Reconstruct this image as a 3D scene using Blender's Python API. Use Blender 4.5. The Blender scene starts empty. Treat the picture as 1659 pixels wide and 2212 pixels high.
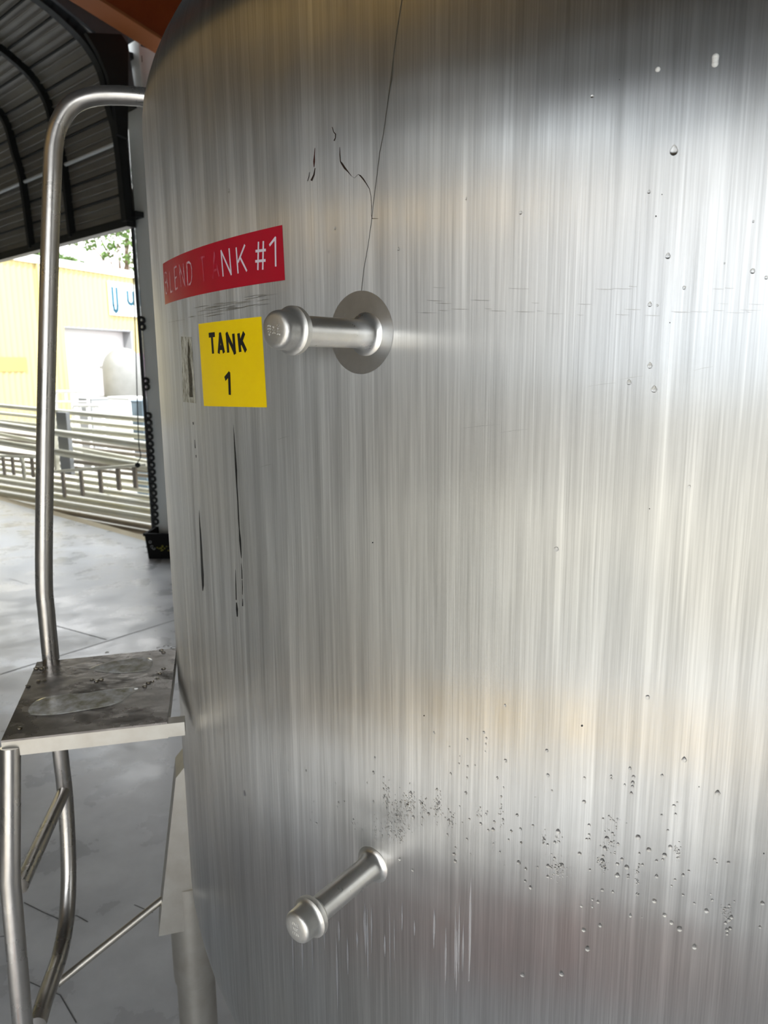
import bpy, bmesh, math, random
import numpy as np
from mathutils import Vector, Matrix
random.seed(7)
rs = np.random.RandomState(11)
SC = bpy.context.scene
COL = SC.collection

# ------------------------------------------------------------------ camera
F = 1600.0; CX, CY = 829.5, 1106.0; EYE = 2.1
dn = np.array([73., 8307., F]); dn /= np.linalg.norm(dn)
upv = -dn
fw = np.array([0, 0, 1.]); fw -= fw @ upv * upv; fw /= np.linalg.norm(fw)
rt = np.cross(fw, upv)
if rt[0] < 0: rt = -rt
M = np.array([rt, fw, upv])
cam_d = bpy.data.cameras.new('camera'); cam = bpy.data.objects.new('camera', cam_d); COL.objects.link(cam)
cam_d.sensor_fit = 'HORIZONTAL'; cam_d.sensor_width = 36.0; cam_d.lens = 36.0 * F / 1659.0
cam_d.clip_start = 0.05; cam_d.clip_end = 500
cam_d.dof.use_dof = True; cam_d.dof.focus_distance = 1.05; cam_d.dof.aperture_fstop = 12.0
cr, cd, cf = M[:, 0], M[:, 1], M[:, 2]
cam.matrix_world = Matrix(((cr[0], -cd[0], -cf[0], 0), (cr[1], -cd[1], -cf[1], 0), (cr[2], -cd[2], -cf[2], EYE), (0, 0, 0, 1)))
SC.camera = cam

# ------------------------------------------------------------------ light
SC.view_settings.view_transform = 'Standard'; SC.view_settings.look = 'None'
SC.view_settings.gamma = 1.0; SC.view_settings.use_curve_mapping = False
SC.view_settings.exposure = 1.15
SKY_STRENGTH = 1.9
DOOR_TOP = 3.44
SUN_STRENGTH = 3.2

def N(nt, t, **kw):
    n = nt.nodes.new(t)
    for k, v in kw.items():
        if k in n.inputs: n.inputs[k].default_value = v
        else: setattr(n, k, v)
    return n
w = bpy.data.worlds.new('sky'); SC.world = w; w.use_nodes = True
nt = w.node_tree; nt.nodes.clear()
tc = N(nt, 'ShaderNodeTexCoord'); nz = N(nt, 'ShaderNodeTexNoise', Scale=3.0, Detail=6.0, Roughness=.6)
rp = N(nt, 'ShaderNodeValToRGB'); rp.color_ramp.elements[0].position = .38; rp.color_ramp.elements[0].color = (.78, .89, 1.0, 1)
rp.color_ramp.elements[1].position = .58; rp.color_ramp.elements[1].color = (1, .995, .98, 1)
bg = N(nt, 'ShaderNodeBackground', Strength=SKY_STRENGTH); wo = N(nt, 'ShaderNodeOutputWorld')
nt.links.new(tc.outputs['Generated'], nz.inputs['Vector']); nt.links.new(nz.outputs['Fac'], rp.inputs['Fac'])
nt.links.new(rp.outputs['Color'], bg.inputs['Color']); nt.links.new(bg.outputs[0], wo.inputs[0])
sd = bpy.data.lights.new('sun', 'SUN'); so = bpy.data.objects.new('sun', sd); COL.objects.link(so)
sd.energy = SUN_STRENGTH; sd.angle = math.radians(1.5); sd.color = (1, .97, .9)
so.rotation_euler = (Vector((0.20, -0.62, 0.78))).to_track_quat('Z', 'Y').to_euler()
so.location = (20, -10, 30)

# ------------------------------------------------------------------ photo geometry helpers
def ray(x, y): return M @ np.array([(x - CX) / F, (y - CY) / F, 1.])
A2 = np.array([-.737, .676]); A2 /= np.linalg.norm(A2); B2 = np.array([A2[1], -A2[0]])   # along the shed / across it
def W(s, D, z=0.0): return np.array([A2[0] * s + B2[0] * D, A2[1] * s + B2[1] * D, z])
def onz(x, y, z): d = ray(x, y); return d * ((z - EYE) / d[2]) + [0, 0, EYE]
def onD(x, y, D): d = ray(x, y); return d * (D / (d[:2] @ B2)) + [0, 0, EYE]
def onS(x, y, s): d = ray(x, y); return d * (s / (d[:2] @ A2)) + [0, 0, EYE]
def onPlane(x, y, p0, n): d = ray(x, y); o = np.array([0, 0, EYE]); return d * (((p0 - o) @ n) / (d @ n)) + o
def onDist(x, y, r): d = ray(x, y); return d * (r / math.hypot(d[0], d[1])) + [0, 0, EYE]
TC = np.array([.847, 2.116]); TR = 1.416
def oncyl(x, y, off=0.0):
    r = TR + off; d = ray(x, y); h = d[:2]; a = h @ h; b = -2 * h @ TC; c = TC @ TC - r * r; q = max(b * b - 4 * a * c, 0)
    t = (-b - q ** .5) / (2 * a); return d * t + [0, 0, EYE]
def uz(x, y):
    p = oncyl(x, y); return TR * math.atan2(p[1] - TC[1], p[0] - TC[0]), p[2]
def cyl(u, z, off=0.0):
    t = u / TR; return (TC[0] + (TR + off) * math.cos(t), TC[1] + (TR + off) * math.sin(t), z)

# ------------------------------------------------------------------ materials
MATS = {}
def mat(name, col, rough=.5, metal=0.0, noise=None, bump=None, spec=None, trans=0, ior=None, coat=0):
    """noise=(scale vec, amount, col2) ; bump=(scale vec, strength)"""
    if name in MATS: return MATS[name]
    m = bpy.data.materials.new(name); m.use_nodes = True; nt = m.node_tree
    p = nt.nodes['Principled BSDF']
    p.inputs['Base Color'].default_value = (*col, 1); p.inputs['Roughness'].default_value = rough; p.inputs['Metallic'].default_value = metal
    if spec is not None: p.inputs['Specular IOR Level'].default_value = spec
    if trans: p.inputs['Transmission Weight'].default_value = trans
    if ior: p.inputs['IOR'].default_value = ior
    if coat: p.inputs['Coat Weight'].default_value = coat
    if noise or bump: tc = N(nt, 'ShaderNodeTexCoord')
    if noise:
        mp = N(nt, 'ShaderNodeMapping'); mp.inputs['Scale'].default_value = noise[0]
        nz = N(nt, 'ShaderNodeTexNoise', Scale=1.0, Detail=6.0, Roughness=.6)
        rp = N(nt, 'ShaderNodeValToRGB'); e = rp.color_ramp.elements
        e[0].position = .5 - noise[1]; e[0].color = (*col, 1); e[1].position = .5 + noise[1]; e[1].color = (*noise[2], 1)
        nt.links.new(tc.outputs['Object'], mp.inputs['Vector']); nt.links.new(mp.outputs[0], nz.inputs['Vector'])
        nt.links.new(nz.outputs['Fac'], rp.inputs['Fac']); nt.links.new(rp.outputs['Color'], p.inputs['Base Color'])
        if len(noise) > 3:
            mr = N(nt, 'ShaderNodeMapRange'); mr.inputs['From Min'].default_value = .35; mr.inputs['From Max'].default_value = .65
            mr.inputs['To Min'].default_value = noise[3]; mr.inputs['To Max'].default_value = noise[4]
            nt.links.new(nz.outputs['Fac'], mr.inputs['Value']); nt.links.new(mr.outputs[0], p.inputs['Roughness'])
    if bump:
        mp2 = N(nt, 'ShaderNodeMapping'); mp2.inputs['Scale'].default_value = bump[0]
        nz2 = N(nt, 'ShaderNodeTexNoise', Scale=1.0, Detail=4.0)
        bp = N(nt, 'ShaderNodeBump', Strength=bump[1], Distance=.01)
        nt.links.new(tc.outputs['Object'], mp2.inputs['Vector']); nt.links.new(mp2.outputs[0], nz2.inputs['Vector'])
        nt.links.new(nz2.outputs['Fac'], bp.inputs['Height']); nt.links.new(bp.outputs[0], p.inputs['Normal'])
    MATS[name] = m; return m

def brushed_tank():
    m = bpy.data.materials.new('brushed_tank_steel'); m.use_nodes = True; nt = m.node_tree; L = nt.links.new
    p = nt.nodes['Principled BSDF']; p.inputs['Metallic'].default_value = 1.0
    uv = N(nt, 'ShaderNodeUVMap'); uv.uv_map = 'brush'
    def noise(sx, sy, det=4.0, rough=.55, off=0.0):
        mp = N(nt, 'ShaderNodeMapping'); mp.inputs['Scale'].default_value = (sx, sy, 1); mp.inputs['Location'].default_value = (off, off * 1.7, 0)
        n = N(nt, 'ShaderNodeTexNoise', Scale=1.0, Detail=det, Roughness=rough)
        L(uv.outputs[0], mp.inputs['Vector']); L(mp.outputs[0], n.inputs['Vector']); return n.outputs['Fac']
    def rng(v, a, b, c, d):
        r = N(nt, 'ShaderNodeMapRange'); r.inputs['From Min'].default_value = a; r.inputs['From Max'].default_value = b
        r.inputs['To Min'].default_value = c; r.inputs['To Max'].default_value = d; L(v, r.inputs['Value']); return r.outputs[0]
    def math_(op, a, b):
        q = N(nt, 'ShaderNodeMath', operation=op)
        for i, v in enumerate((a, b)):
            if isinstance(v, (int, float)): q.inputs[i].default_value = v
            else: L(v, q.inputs[i])
        return q.outputs[0]
    fine = rng(noise(420, 5, 3.0), .3, .7, .86, 1.12)
    mid = rng(noise(70, 1.6, 5.0, .65, 3), .33, .67, .85, 1.12)
    wide = rng(noise(14, .7, 3.0, .5, 9), .3, .7, .92, 1.06)
    # pale dried water runs: vertical, each with its own end
    runs = rng(noise(55, 1.1, 2.0, .5, 21), .60, .70, 0.0, .22)
    v = math_('MULTIPLY', math_('MULTIPLY', fine, mid), wide)
    v = math_('ADD', v, runs)
    v = math_('MULTIPLY', v, .59)
    tint = rng(noise(3, 2.2, 2.0, .5, 33), .35, .65, 0.0, 1.0)
    mx = N(nt, 'ShaderNodeMix', data_type='RGBA'); mx.inputs['A'].default_value = (1.0, .985, .94, 1); mx.inputs['B'].default_value = (.97, .985, .985, 1)
    L(tint, mx.inputs['Factor'])
    vm = N(nt, 'ShaderNodeMix', data_type='RGBA', blend_type='MULTIPLY'); vm.inputs['Factor'].default_value = 1
    cb = N(nt, 'ShaderNodeCombineColor'); L(v, cb.inputs[0]); L(v, cb.inputs[1]); L(v, cb.inputs[2])
    L(mx.outputs['Result'], vm.inputs['A']); L(cb.outputs[0], vm.inputs['B']); L(vm.outputs['Result'], p.inputs['Base Color'])
    L(rng(noise(40, 1.2, 2.0, .5, 5), .3, .7, .30, .35), p.inputs['Roughness'])
    p.inputs['Anisotropic'].default_value = 1.0; p.inputs['Anisotropic Rotation'].default_value = ANISO_ROT
    tg = N(nt, 'ShaderNodeTangent', direction_type='UV_MAP'); tg.uv_map = 'brush'; L(tg.outputs[0], p.inputs['Tangent'])
    # shallow oil-canning of the sheet and the grain of the brushing
    b1 = N(nt, 'ShaderNodeBump', Strength=.25, Distance=.008); L(noise(2.2, 5.0, 2.0, .4, 14), b1.inputs['Height'])
    b2 = N(nt, 'ShaderNodeBump', Strength=.35, Distance=.0004); L(noise(450, 2, 2.0, .5, 2), b2.inputs['Height']); L(b1.outputs[0], b2.inputs['Normal'])
    L(b2.outputs[0], p.inputs['Normal'])
    return m
ANISO_ROT = 0.0
M_TANK = brushed_tank()
M_STEEL = mat('pipe_steel', (.62, .60, .57), .30, 1.0, noise=((14, 14, 14), .3, (.48, .46, .44), .24, .36), bump=((60, 60, 60), .03))
M_NOZ = mat('nozzle_steel', (.84, .83, .80), .30, 1.0, noise=((40, 40, 40), .3, (.72, .71, .69), .26, .36), bump=((150, 150, 150), .02))
M_CAP = mat('cap_steel', (.76, .75, .72), .45, 1.0, noise=((80, 80, 80), .3, (.66, .65, .62)), bump=((300, 300, 300), .05))
M_DISC = mat('polished_disc', (.61, .62, .63), .40, 1.0, noise=((60, 60, 60), .2, (.55, .56, .57)))
M_DARKGAP = mat('thread_tape', (.03, .03, .03), .6)
M_BLUE = mat('blue_seal', (.02, .35, .55), .4)
M_RED = mat('red_vinyl', (.43, .0035, .022), .28, 0, noise=((40, 8, 40), .3, (.36, .003, .02)))
M_YEL = mat('yellow_vinyl', (.95, .69, .0), .30, 0, noise=((20, 20, 20), .3, (.90, .64, .0)))
M_WHITE_LET = mat('white_letters', (.66, .60, .68), .4)
M_WORN_LET = mat('worn_letters', (.42, .06, .09), .4, noise=((160, 160, 60), .12, (.66, .50, .56)))
M_GHOST_LET = mat('ghost_letters', (.42, .006, .03), .4, noise=((200, 200, 40), .10, (.50, .10, .15)))
M_BLACK = mat('black_ink', (.008, .008, .008), .45)
M_BLACKWORN = mat('worn_black_ink', (.006, .006, .006), .5, noise=((400, 400, 200), .06, (.08, .07, .05)))
M_GLUE = mat('old_adhesive', (.50, .50, .44), .7, 0, noise=((110, 110, 60), .10, (.22, .21, .16)))
M_SCRATCH = mat('scratch', (.035, .022, .018), .4, .5)
M_RUST = mat('rusty_scratch', (.05, .012, .010), .5, .2)
M_HAIR = mat('hairline', (.13, .13, .12), .4, .8)
M_WATER = mat('water', (1, 1, 1), .0, 0, trans=1.0, ior=1.33)
M_RUN = mat('dried_run', (.72, .72, .74), .5, .5)
M_SMUDGE = mat('grey_smudge', (.36, .36, .35), .42, .9, noise=((200, 200, 60), .2, (.50, .50, .49)))
M_CONC = mat('shed_concrete', (.43, .435, .445), .30, 0, noise=((2.6, 2.6, 2.6), .25, (.66, .665, .675), .2, .45), bump=((3, 3, 3), .2))
M_JOINT = mat('floor_joint', (.10, .10, .10), .7)
M_YARD = mat('yard_concrete', (.36, .345, .31), .7, 0, noise=((.8, .8, .8), .3, (.44, .42, .38)))
M_CURB = mat('sandy_curb', (.50, .42, .28), .8, 0, noise=((3, 3, 3), .2, (.60, .52, .38)))
M_ROOF = mat('roof_sheet', (.25, .235, .215), .5, .2, noise=((.9, .9, .9), .22, (.34, .33, .30)))
M_APRON = mat('apron_sheet', (.22, .22, .225), .5, .2, noise=((.9, .9, .9), .22, (.28, .28, .28)))
M_DARK = mat('dark_steel', (.02, .022, .024), .5, .3)
M_GABLE = mat('dark_panel', (.12, .13, .145), .55, 0, noise=((2, 2, 2), .2, (.155, .165, .18)))
M_COLUMN = mat('grey_paint', (.70, .74, .74), .5, 0, noise=((4, 4, 1), .2, (.76, .79, .79)))
M_ORANGE = mat('orange_paint', (.42, .085, .018), .5, 0, noise=((3, 3, 3), .2, (.34, .06, .015)))
M_ORANGE2 = mat('orange_flange', (.46, .15, .05), .5, 0)
M_WALL = mat('wall_sheet', (.24, .24, .23), .6, 0, noise=((.7, .7, .7), .25, (.30, .30, .29)))
M_CREAM = mat('yellow_cladding', (.47, .385, .17), .6, 0, noise=((.5, .5, .1), .25, (.50, .42, .21)))
M_TAN = mat('tan_patch', (.42, .31, .10), .6)
M_WHITE = mat('white_paint', (.78, .79, .78), .5)
M_DOOR = mat('pale_door', (.66, .66, .66), .6)
M_SIGNBLUE = mat('sign_blue', (.01, .10, .16), .5)
M_PINK = mat('pink_sheet', (.50, .22, .38), .5)
M_MAGENTA = mat('magenta_board', (.70, .12, .42), .5)
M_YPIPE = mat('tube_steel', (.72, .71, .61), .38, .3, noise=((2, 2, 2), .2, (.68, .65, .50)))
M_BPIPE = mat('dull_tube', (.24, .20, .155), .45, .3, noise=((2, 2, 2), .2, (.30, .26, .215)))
M_TANKFAR = mat('far_tank_steel', (.20, .205, .20), .5, .2, noise=((1, 1, 1), .2, (.27, .275, .275)))
M_GREYPLATE = mat('rack_plate', (.30, .31, .32), .5, .3)
M_LEAF = mat('leaf', (.06, .12, .02), .7, 0, noise=((2, 2, 2), .2, (.12, .20, .045)))
M_LEAF2 = mat('leaf_dark', (.045, .10, .018), .7, 0, noise=((2, 2, 2), .2, (.09, .15, .035)))
M_BARK = mat('bark', (.12, .08, .05), .8)
M_CRATE = mat('black_plastic', (.006, .006, .006), .7, spec=.15)
M_CRATEY = mat('crate_print', (.22, .20, .01), .5)
M_PLATE = mat('wet_plate', (.30, .28, .26), .3, .9, noise=((9, 9, 9), .16, (.19, .175, .165), .16, .42), bump=((22, 22, 22), .15))
M_FLANGE = mat('dirty_flange', (.52, .505, .46), .36, .9, noise=((18, 18, 18), .2, (.44, .41, .36)))
M_PUDDLE_SHEEN = mat('puddle_painted_sheen', (.85, .86, .86), .12, 0, noise=((30, 30, 30), .14, (.42, .40, .30)), bump=((25, 25, 25), .12))  # pale base colour stands in for the light mirrored by the water
M_YGUARD = mat('yellow_line_paint', (.80, .48, .04), .6)
M_SKY_BLOCKER = mat('sky_blocker_wall', (.50, .48, .46), .7, 0, noise=((.5, .5, .5), .2, (.56, .52, .50)))
M_RED_PATCH = mat('red_patch_tone', (.50, .30, .26), .6)
def skylight():
    m = bpy.data.materials.new('amber_fibreglass'); m.use_nodes = True; nt = m.node_tree
    nt.nodes.remove(nt.nodes['Principled BSDF']); o = nt.nodes['Material Output']
    t = N(nt, 'ShaderNodeBsdfTransparent'); t.inputs[0].default_value = (1, .78, .42, 1)
    t2 = N(nt, 'ShaderNodeBsdfTranslucent'); t2.inputs[0].default_value = (1, .8, .5, 1)
    mx = N(nt, 'ShaderNodeMixShader'); mx.inputs[0].default_value = .12
    nt.links.new(t.outputs[0], mx.inputs[1]); nt.links.new(t2.outputs[0], mx.inputs[2]); nt.links.new(mx.outputs[0], o.inputs[0]); return m
M_SKYL = skylight()

# ------------------------------------------------------------------ mesh helpers
class MB:
    def __init__(s): s.v = []; s.f = []; s.sm = []
    def add(s, vs, fs, smooth=False):
        o = len(s.v); s.v += [tuple(map(float, v)) for v in vs]
        for f in fs: s.f.append(tuple(i + o for i in f)); s.sm.append(smooth)
        return s
    def hexa(s, p):   # 4 bottom + 4 top
        return s.add(p, [(3, 2, 1, 0), (4, 5, 6, 7), (0, 1, 5, 4), (1, 2, 6, 5), (2, 3, 7, 6), (3, 0, 4, 7)])
    def box(s, c, h, X=(1, 0, 0), Y=(0, 1, 0), Z=(0, 0, 1)):
        c, X, Y, Z = map(lambda q: np.array(q, float), (c, X, Y, Z)); P = []
        for k in (-1, 1):
            for i, j in ((-1, -1), (1, -1), (1, 1), (-1, 1)): P.append(c + X * i * h[0] + Y * j * h[1] + Z * k * h[2])
        return s.hexa(P)
    def sbox(s, s0, s1, D0, D1, z0, z1):
        P = [W(a, b, z) for z in (z0, z1) for a, b in ((s0, D0), (s1, D0), (s1, D1), (s0, D1))]; return s.hexa(P)
    def tube(s, pts, r, n=16, caps=True):
        pts = [np.array(p, float) for p in pts]; m = len(pts)
        rr = r if isinstance(r, (list, tuple)) else [r] * m; vs = []; prev = None
        for i, p in enumerate(pts):
            t = pts[min(i + 1, m - 1)] - pts[max(i - 1, 0)]; t /= np.linalg.norm(t)
            if prev is None:
                q = np.array([0, 0, 1.]) if abs(t[2]) < .9 else np.array([1., 0, 0]); u = np.cross(t, q)
            else: u = prev - (prev @ t) * t
            u /= np.linalg.norm(u); prev = u; v = np.cross(t, u)
            for k in range(n): a = 2 * math.pi * k / n; vs.append(p + rr[i] * (math.cos(a) * u + math.sin(a) * v))
        fs = [(i * n + k, i * n + (k + 1) % n, (i + 1) * n + (k + 1) % n, (i + 1) * n + k) for i in range(m - 1) for k in range(n)]
        s.add(vs, fs, True)
        if caps: s.add([vs[k] for k in range(n)], [tuple(range(n))[::-1]]); s.add([vs[(m - 1) * n + k] for k in range(n)], [tuple(range(n))])
        return s
    def lathe(s, o, ax, prof, n=48):      # prof: (radius, distance along ax)
        o, ax = np.array(o, float), np.array(ax, float); ax /= np.linalg.norm(ax)
        q = np.array([0, 0, 1.]) if abs(ax[2]) < .9 else np.array([1., 0, 0]); u = np.cross(ax, q); u /= np.linalg.norm(u); v = np.cross(ax, u)
        vs = [o + ax * h + r * (math.cos(2 * math.pi * k / n) * u + math.sin(2 * math.pi * k / n) * v) for r, h in prof for k in range(n)]
        fs = [(i * n + k, i * n + (k + 1) % n, (i + 1) * n + (k + 1) % n, (i + 1) * n + k) for i in range(len(prof) - 1) for k in range(n)]
        return s.add(vs, fs, True)
    def build(s, name, m, parent=None, auto=False):
        me = bpy.data.meshes.new(name); me.from_pydata(s.v, [], s.f); me.update()
        me.polygons.foreach_set('use_smooth', s.sm)
        me.materials.append(m); o = bpy.data.objects.new(name, me); COL.objects.link(o)
        bm = bmesh.new(); bm.from_mesh(me); bmesh.ops.recalc_face_normals(bm, faces=bm.faces); bm.to_mesh(me); bm.free()
        if auto: me.set_sharp_from_angle(angle=math.radians(auto))
        if parent:
            o.parent = parent; o.matrix_parent_inverse = parent.matrix_basis.inverted() if not parent.parent else Matrix()
            if parent.parent: # parts hold world-space meshes under the thing's empty
                o.matrix_parent_inverse = Matrix()
        return o
def tag(o, label, cat, group=None, kind=None):
    o['label'] = label; o['category'] = cat
    if group: o['group'] = group
    if kind: o['kind'] = kind
    return o
def thing(name, label, cat, loc=(0, 0, 0), group=None):
    o = bpy.data.objects.new(name, None); COL.objects.link(o); o.location = [float(q) for q in loc]; o.empty_display_size = .1
    return tag(o, label, cat, group)
def recenter(o):
    """put a lone mesh's origin at its base"""
    me = o.data; co = np.array([v.co[:] for v in me.vertices]); c = Vector(((co[:, 0].min() + co[:, 0].max()) / 2, (co[:, 1].min() + co[:, 1].max()) / 2, co[:, 2].min()))
    me.transform(Matrix.Translation(-c)); o.location = c; return o
def struct(o, name=None):
    o['kind'] = 'structure'; return o
def smooth_path(P, n=6):
    P = [np.array(p, float) for p in P]; out = []
    Q = [2 * P[0] - P[1]] + P + [2 * P[-1] - P[-2]]
    for i in range(1, len(Q) - 2):
        for k in range(n):
            t = k / n; a, b, c, d = Q[i - 1], Q[i], Q[i + 1], Q[i + 2]
            out.append(.5 * ((2 * b) + (c - a) * t + (2 * a - 5 * b + 4 * c - d) * t * t + (3 * b - a - 3 * c + d) * t ** 3))
    out.append(P[-1]); return out

# ================================================================== THE SETTING
# shed floor with cut joints, and the yard outside
struct(MB().sbox(-14, 30, -3.2, 4.68, -.25, 0).sbox(7.6, 30, -9.2, -3.2, -.25, 0).build('floor', M_CONC))
struct(MB().sbox(-60, 90, -70, 90, -.4, -.12).build('trim_1', M_YARD))
struct(MB().sbox(7.3, 30, 4.68, 4.86, -.2, -.01).build('trim_2', M_CURB))
def joint(p, q, wd=.010):
    p, q = np.array(p), np.array(q); t = q - p; t /= np.linalg.norm(t); n = np.array([-t[1], t[0], 0]) * wd / 2
    return [p - n + [0, 0, .0012], p + n + [0, 0, .0012], q + n + [0, 0, .0012], q - n + [0, 0, .0012]]
jm = MB()
for a_, b_ in (((0, 1457), (383, 1338)), ((122, 1352), (230, 1382))):
    p, q = onz(*a_, 0), onz(*b_, 0); t = (q - p) / np.linalg.norm(q - p)
    if a_[0] == 0: p = p - t * 5; q = q + t * 4
    jm.add(joint(p, q), [(0, 1, 2, 3)])
for pth in ([(52, 1950), (95, 1972), (128, 1986), (165, 1978), (190, 1992)], [(60, 2120), (93, 2135), (130, 2150), (165, 2210)], [(0, 2024), (14, 2022)],
            [(20, 1250), (60, 1262)], [(290, 1955), (330, 1972)]):
    pp = [onz(*p, 0) for p in pth]
    for p, q in zip(pp, pp[1:]): jm.add(joint(p, q, .004), [(0, 1, 2, 3)])
struct(jm.build('trim_3', M_JOINT))

SC0 = float(onD(340, 1150, 4.52)[:2] @ A2) + .02
# barrel roof beyond the column: ribbed sheet following the measured profile
PROF = [(4.43, 3.70), (4.40, 4.48), (4.33, 4.87), (4.25, 5.18), (4.10, 5.40), (3.90, 5.54), (3.65, 5.66), (3.2, 5.80), (2.5, 6.0), (1.2, 6.25), (-.8, 6.45), (-2.4, 6.5), (-5, 6.3), (-7.4, 5.8), (-8.7, 5.0), (-9.0, 3.7)]
def sheet(prof, s0, s1, th, name, m):
    mb = MB(); n = len(prof)
    vs = [W(s, D, z) for s in (s0, s1) for (D, z) in prof] + [W(s, D + (.0 if abs(D) > 20 else 0), z + th) for s in (s0, s1) for (D, z) in prof]
    fs = []
    for i in range(n - 1):
        fs += [(i, i + 1, n + i + 1, n + i), (2 * n + i, 3 * n + i, 3 * n + i + 1, 2 * n + i + 1), (i, 2 * n + i, 2 * n + i + 1, i + 1), (n + i, n + i + 1, 3 * n + i + 1, 3 * n + i)]
    mb.add(vs, fs); return struct(mb.build(name, m))
sheet([(D + .02, z + .02) for D, z in PROF], 7.7, 30, .03, 'ceiling', M_ROOF)
sheet([(4.46, 3.68), (4.455, 4.50)], SC0, 30, .02, 'wall_right', M_APRON)
struct(MB().sbox(SC0, 30, 4.455, 4.49, 3.66, 4.55).build('wall_far', M_APRON))
# standing seams of the roof sheets, running along the shed
def interp_prof(t):   # t = arc length
    d = 0
    for (a, b), (c, e) in zip(PROF, PROF[1:]):
        l = math.hypot(c - a, e - b)
        if d + l >= t: k = (t - d) / l; return (a + (c - a) * k, b + (e - b) * k)
        d += l
    return PROF[-1]
seam = MB(); seamL = MB(); t = .05; k = 0
while t < 8:
    D, z = interp_prof(t); step = .085
    if k % 3 == 0: seam.tube([W(7.75, D - .012, z - .010), W(29, D - .012, z - .010)], .014, 5)
    else: seamL.tube([W(7.75, D - .006, z - .004), W(29, D - .006, z - .004)], .010, 5)
    t += step; k += 1
struct(seam.build('trim_4', M_DARK)); struct(seamL.build('trim_8', M_ROOF))
struct(MB().tube([W(7.75, 4.36, 4.49), W(29, 4.36, 4.49)], .022, 8).build('trim_5', M_COLUMN))
struct(MB().sbox(SC0 - .1, 30, 4.36, 4.47, 3.64, 3.72).build('trim_6', M_DARK))
# curved ribs under the barrel
for i, s in enumerate((7.72, 9.05, 10.2, 11.6, 13.4, 15.6, 18, 21, 24, 27)):
    rib = MB(); r = .05 if i else .06
    inner = [(D - (r if D > -2 else -r) * (1 if z < 5 else .6), z - r * (0 if z < 4.6 else .8)) for D, z in PROF[:-1]]
    P = smooth_path([W(s, D, z) for D, z in inner], 3)
    hw = .032 if i else .05
    for p, q in zip(P, P[1:]):
        tt = q - p; tt /= np.linalg.norm(tt); X = np.append(A2, 0); Y = np.cross(tt, X)
        rib.box((p + q) / 2, (hw, r * .8, np.linalg.norm(q - p) / 2 + .01), X, Y, tt)
    o = rib.build('roof_rib', M_DARK)
    lab = ['heavy dark end arch where the curved roof meets the flat one', 'dark curved rib nearest behind the end arch', 'dark curved rib at the left edge of the curved roof']
    if i < 3: tag(recenter(o), lab[i], 'roof rib', 'curved ribs under the shed roof')
    else: tag(recenter(o), '%s dark curved rib beyond the end arch, counting away down the shed' % ['', '', '', 'third', 'fourth', 'fifth', 'sixth', 'seventh', 'eighth', 'ninth'][i], 'roof rib', 'curved ribs under the shed roof')
# pitched roof over the tank
R2 = [(5.3, 5.70), (-2, 7.45), (-3.1, 7.18)]
sheet(R2, -14, 7.66, .05, 'ceiling_main', M_GABLE)
g = MB()
gp = [(4.5, 4.9), (4.4, 5.85), (3, 6.22), (1, 6.7), (-2, 7.4), (-5, 6.7), (-9, 5.7), (-9, 3.7)]
gi = [(4.36, 4.9), (4.1, 5.42), (3.2, 5.8), (1.2, 6.25), (-2.4, 6.5), (-5, 6.3), (-7.4, 5.8), (-9, 3.7)]
for (a, b), (c, d) in zip(zip(gp, gi), zip(gp[1:], gi[1:])):
    g.hexa([W(s, *q) for s in (7.60, 7.64) for q in (a, b, d, c)])
struct(g.build('wall_gable', M_GABLE))
# walls: the doorway behind the photographer is what the right half of the tank mirrors
struct(MB().sbox(-14, 7.35, 5.2, 5.3, -.1, 5.7).build('wall_front', M_WALL))
DW = -2.6
wl = MB().sbox(.9, 7.6, DW - .12, DW, -.1, 2.94).sbox(.9, 7.6, DW - .12, DW, 3.04, 4.26).sbox(.9, 7.6, DW - .12, DW, 4.42, 7.0).sbox(1.9, 2.0, DW - .12, DW, 2.94, 4.42).sbox(-14, -5.5, DW - .12, DW, -.1, 7.0)
struct(MB().sbox(-5.6, .95, DW - .06, DW + .03, DOOR_TOP, 7.0).build('door_1', M_GABLE))
struct(wl.build('wall_left', M_WALL))
struct(MB().sbox(.9, 7.6, DW - .08, DW - .05, 4.26, 4.42).build('window_1', M_SKYL))
struct(MB().sbox(.9, 7.6, DW - .08, DW - .05, 2.94, 3.04).build('window_2', M_SKYL))
struct(MB().sbox(7.6, 30, -9.15, -9.0, -.1, 4.2).build('wall_outer', M_WALL))
struct(MB().sbox(7.5, 7.62, -9.1, DW, -.1, 6.2).build('wall_return', M_WALL))
struct(MB().sbox(29.9, 30, -9, 4.4, -.1, 6.6).build('wall_back', M_WALL))
struct(MB().sbox(-14.1, -14, DW, 5.2, -.1, 7.5).build('wall_side', M_WALL))

hp_ = [onS(x, y, 7.52) for x, y in ((186, 70), (210, 110), (232, 160), (245, 215), (255, 290), (277, 300), (277, 96), (262, 74))]; c_h = hp_
hb = MB(); n_h = len(hp_); hb.add(hp_ + [p + np.append(A2, 0) * .05 for p in hp_], [tuple(range(n_h)), tuple(range(n_h, 2 * n_h))[::-1]] + [(i, (i + 1) % n_h, n_h + (i + 1) % n_h, n_h + i) for i in range(n_h)])
tag(recenter(hb.build('haunch_plate', M_DARK)), 'black haunch plate between the end arch and the grey column', 'plate')
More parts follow.
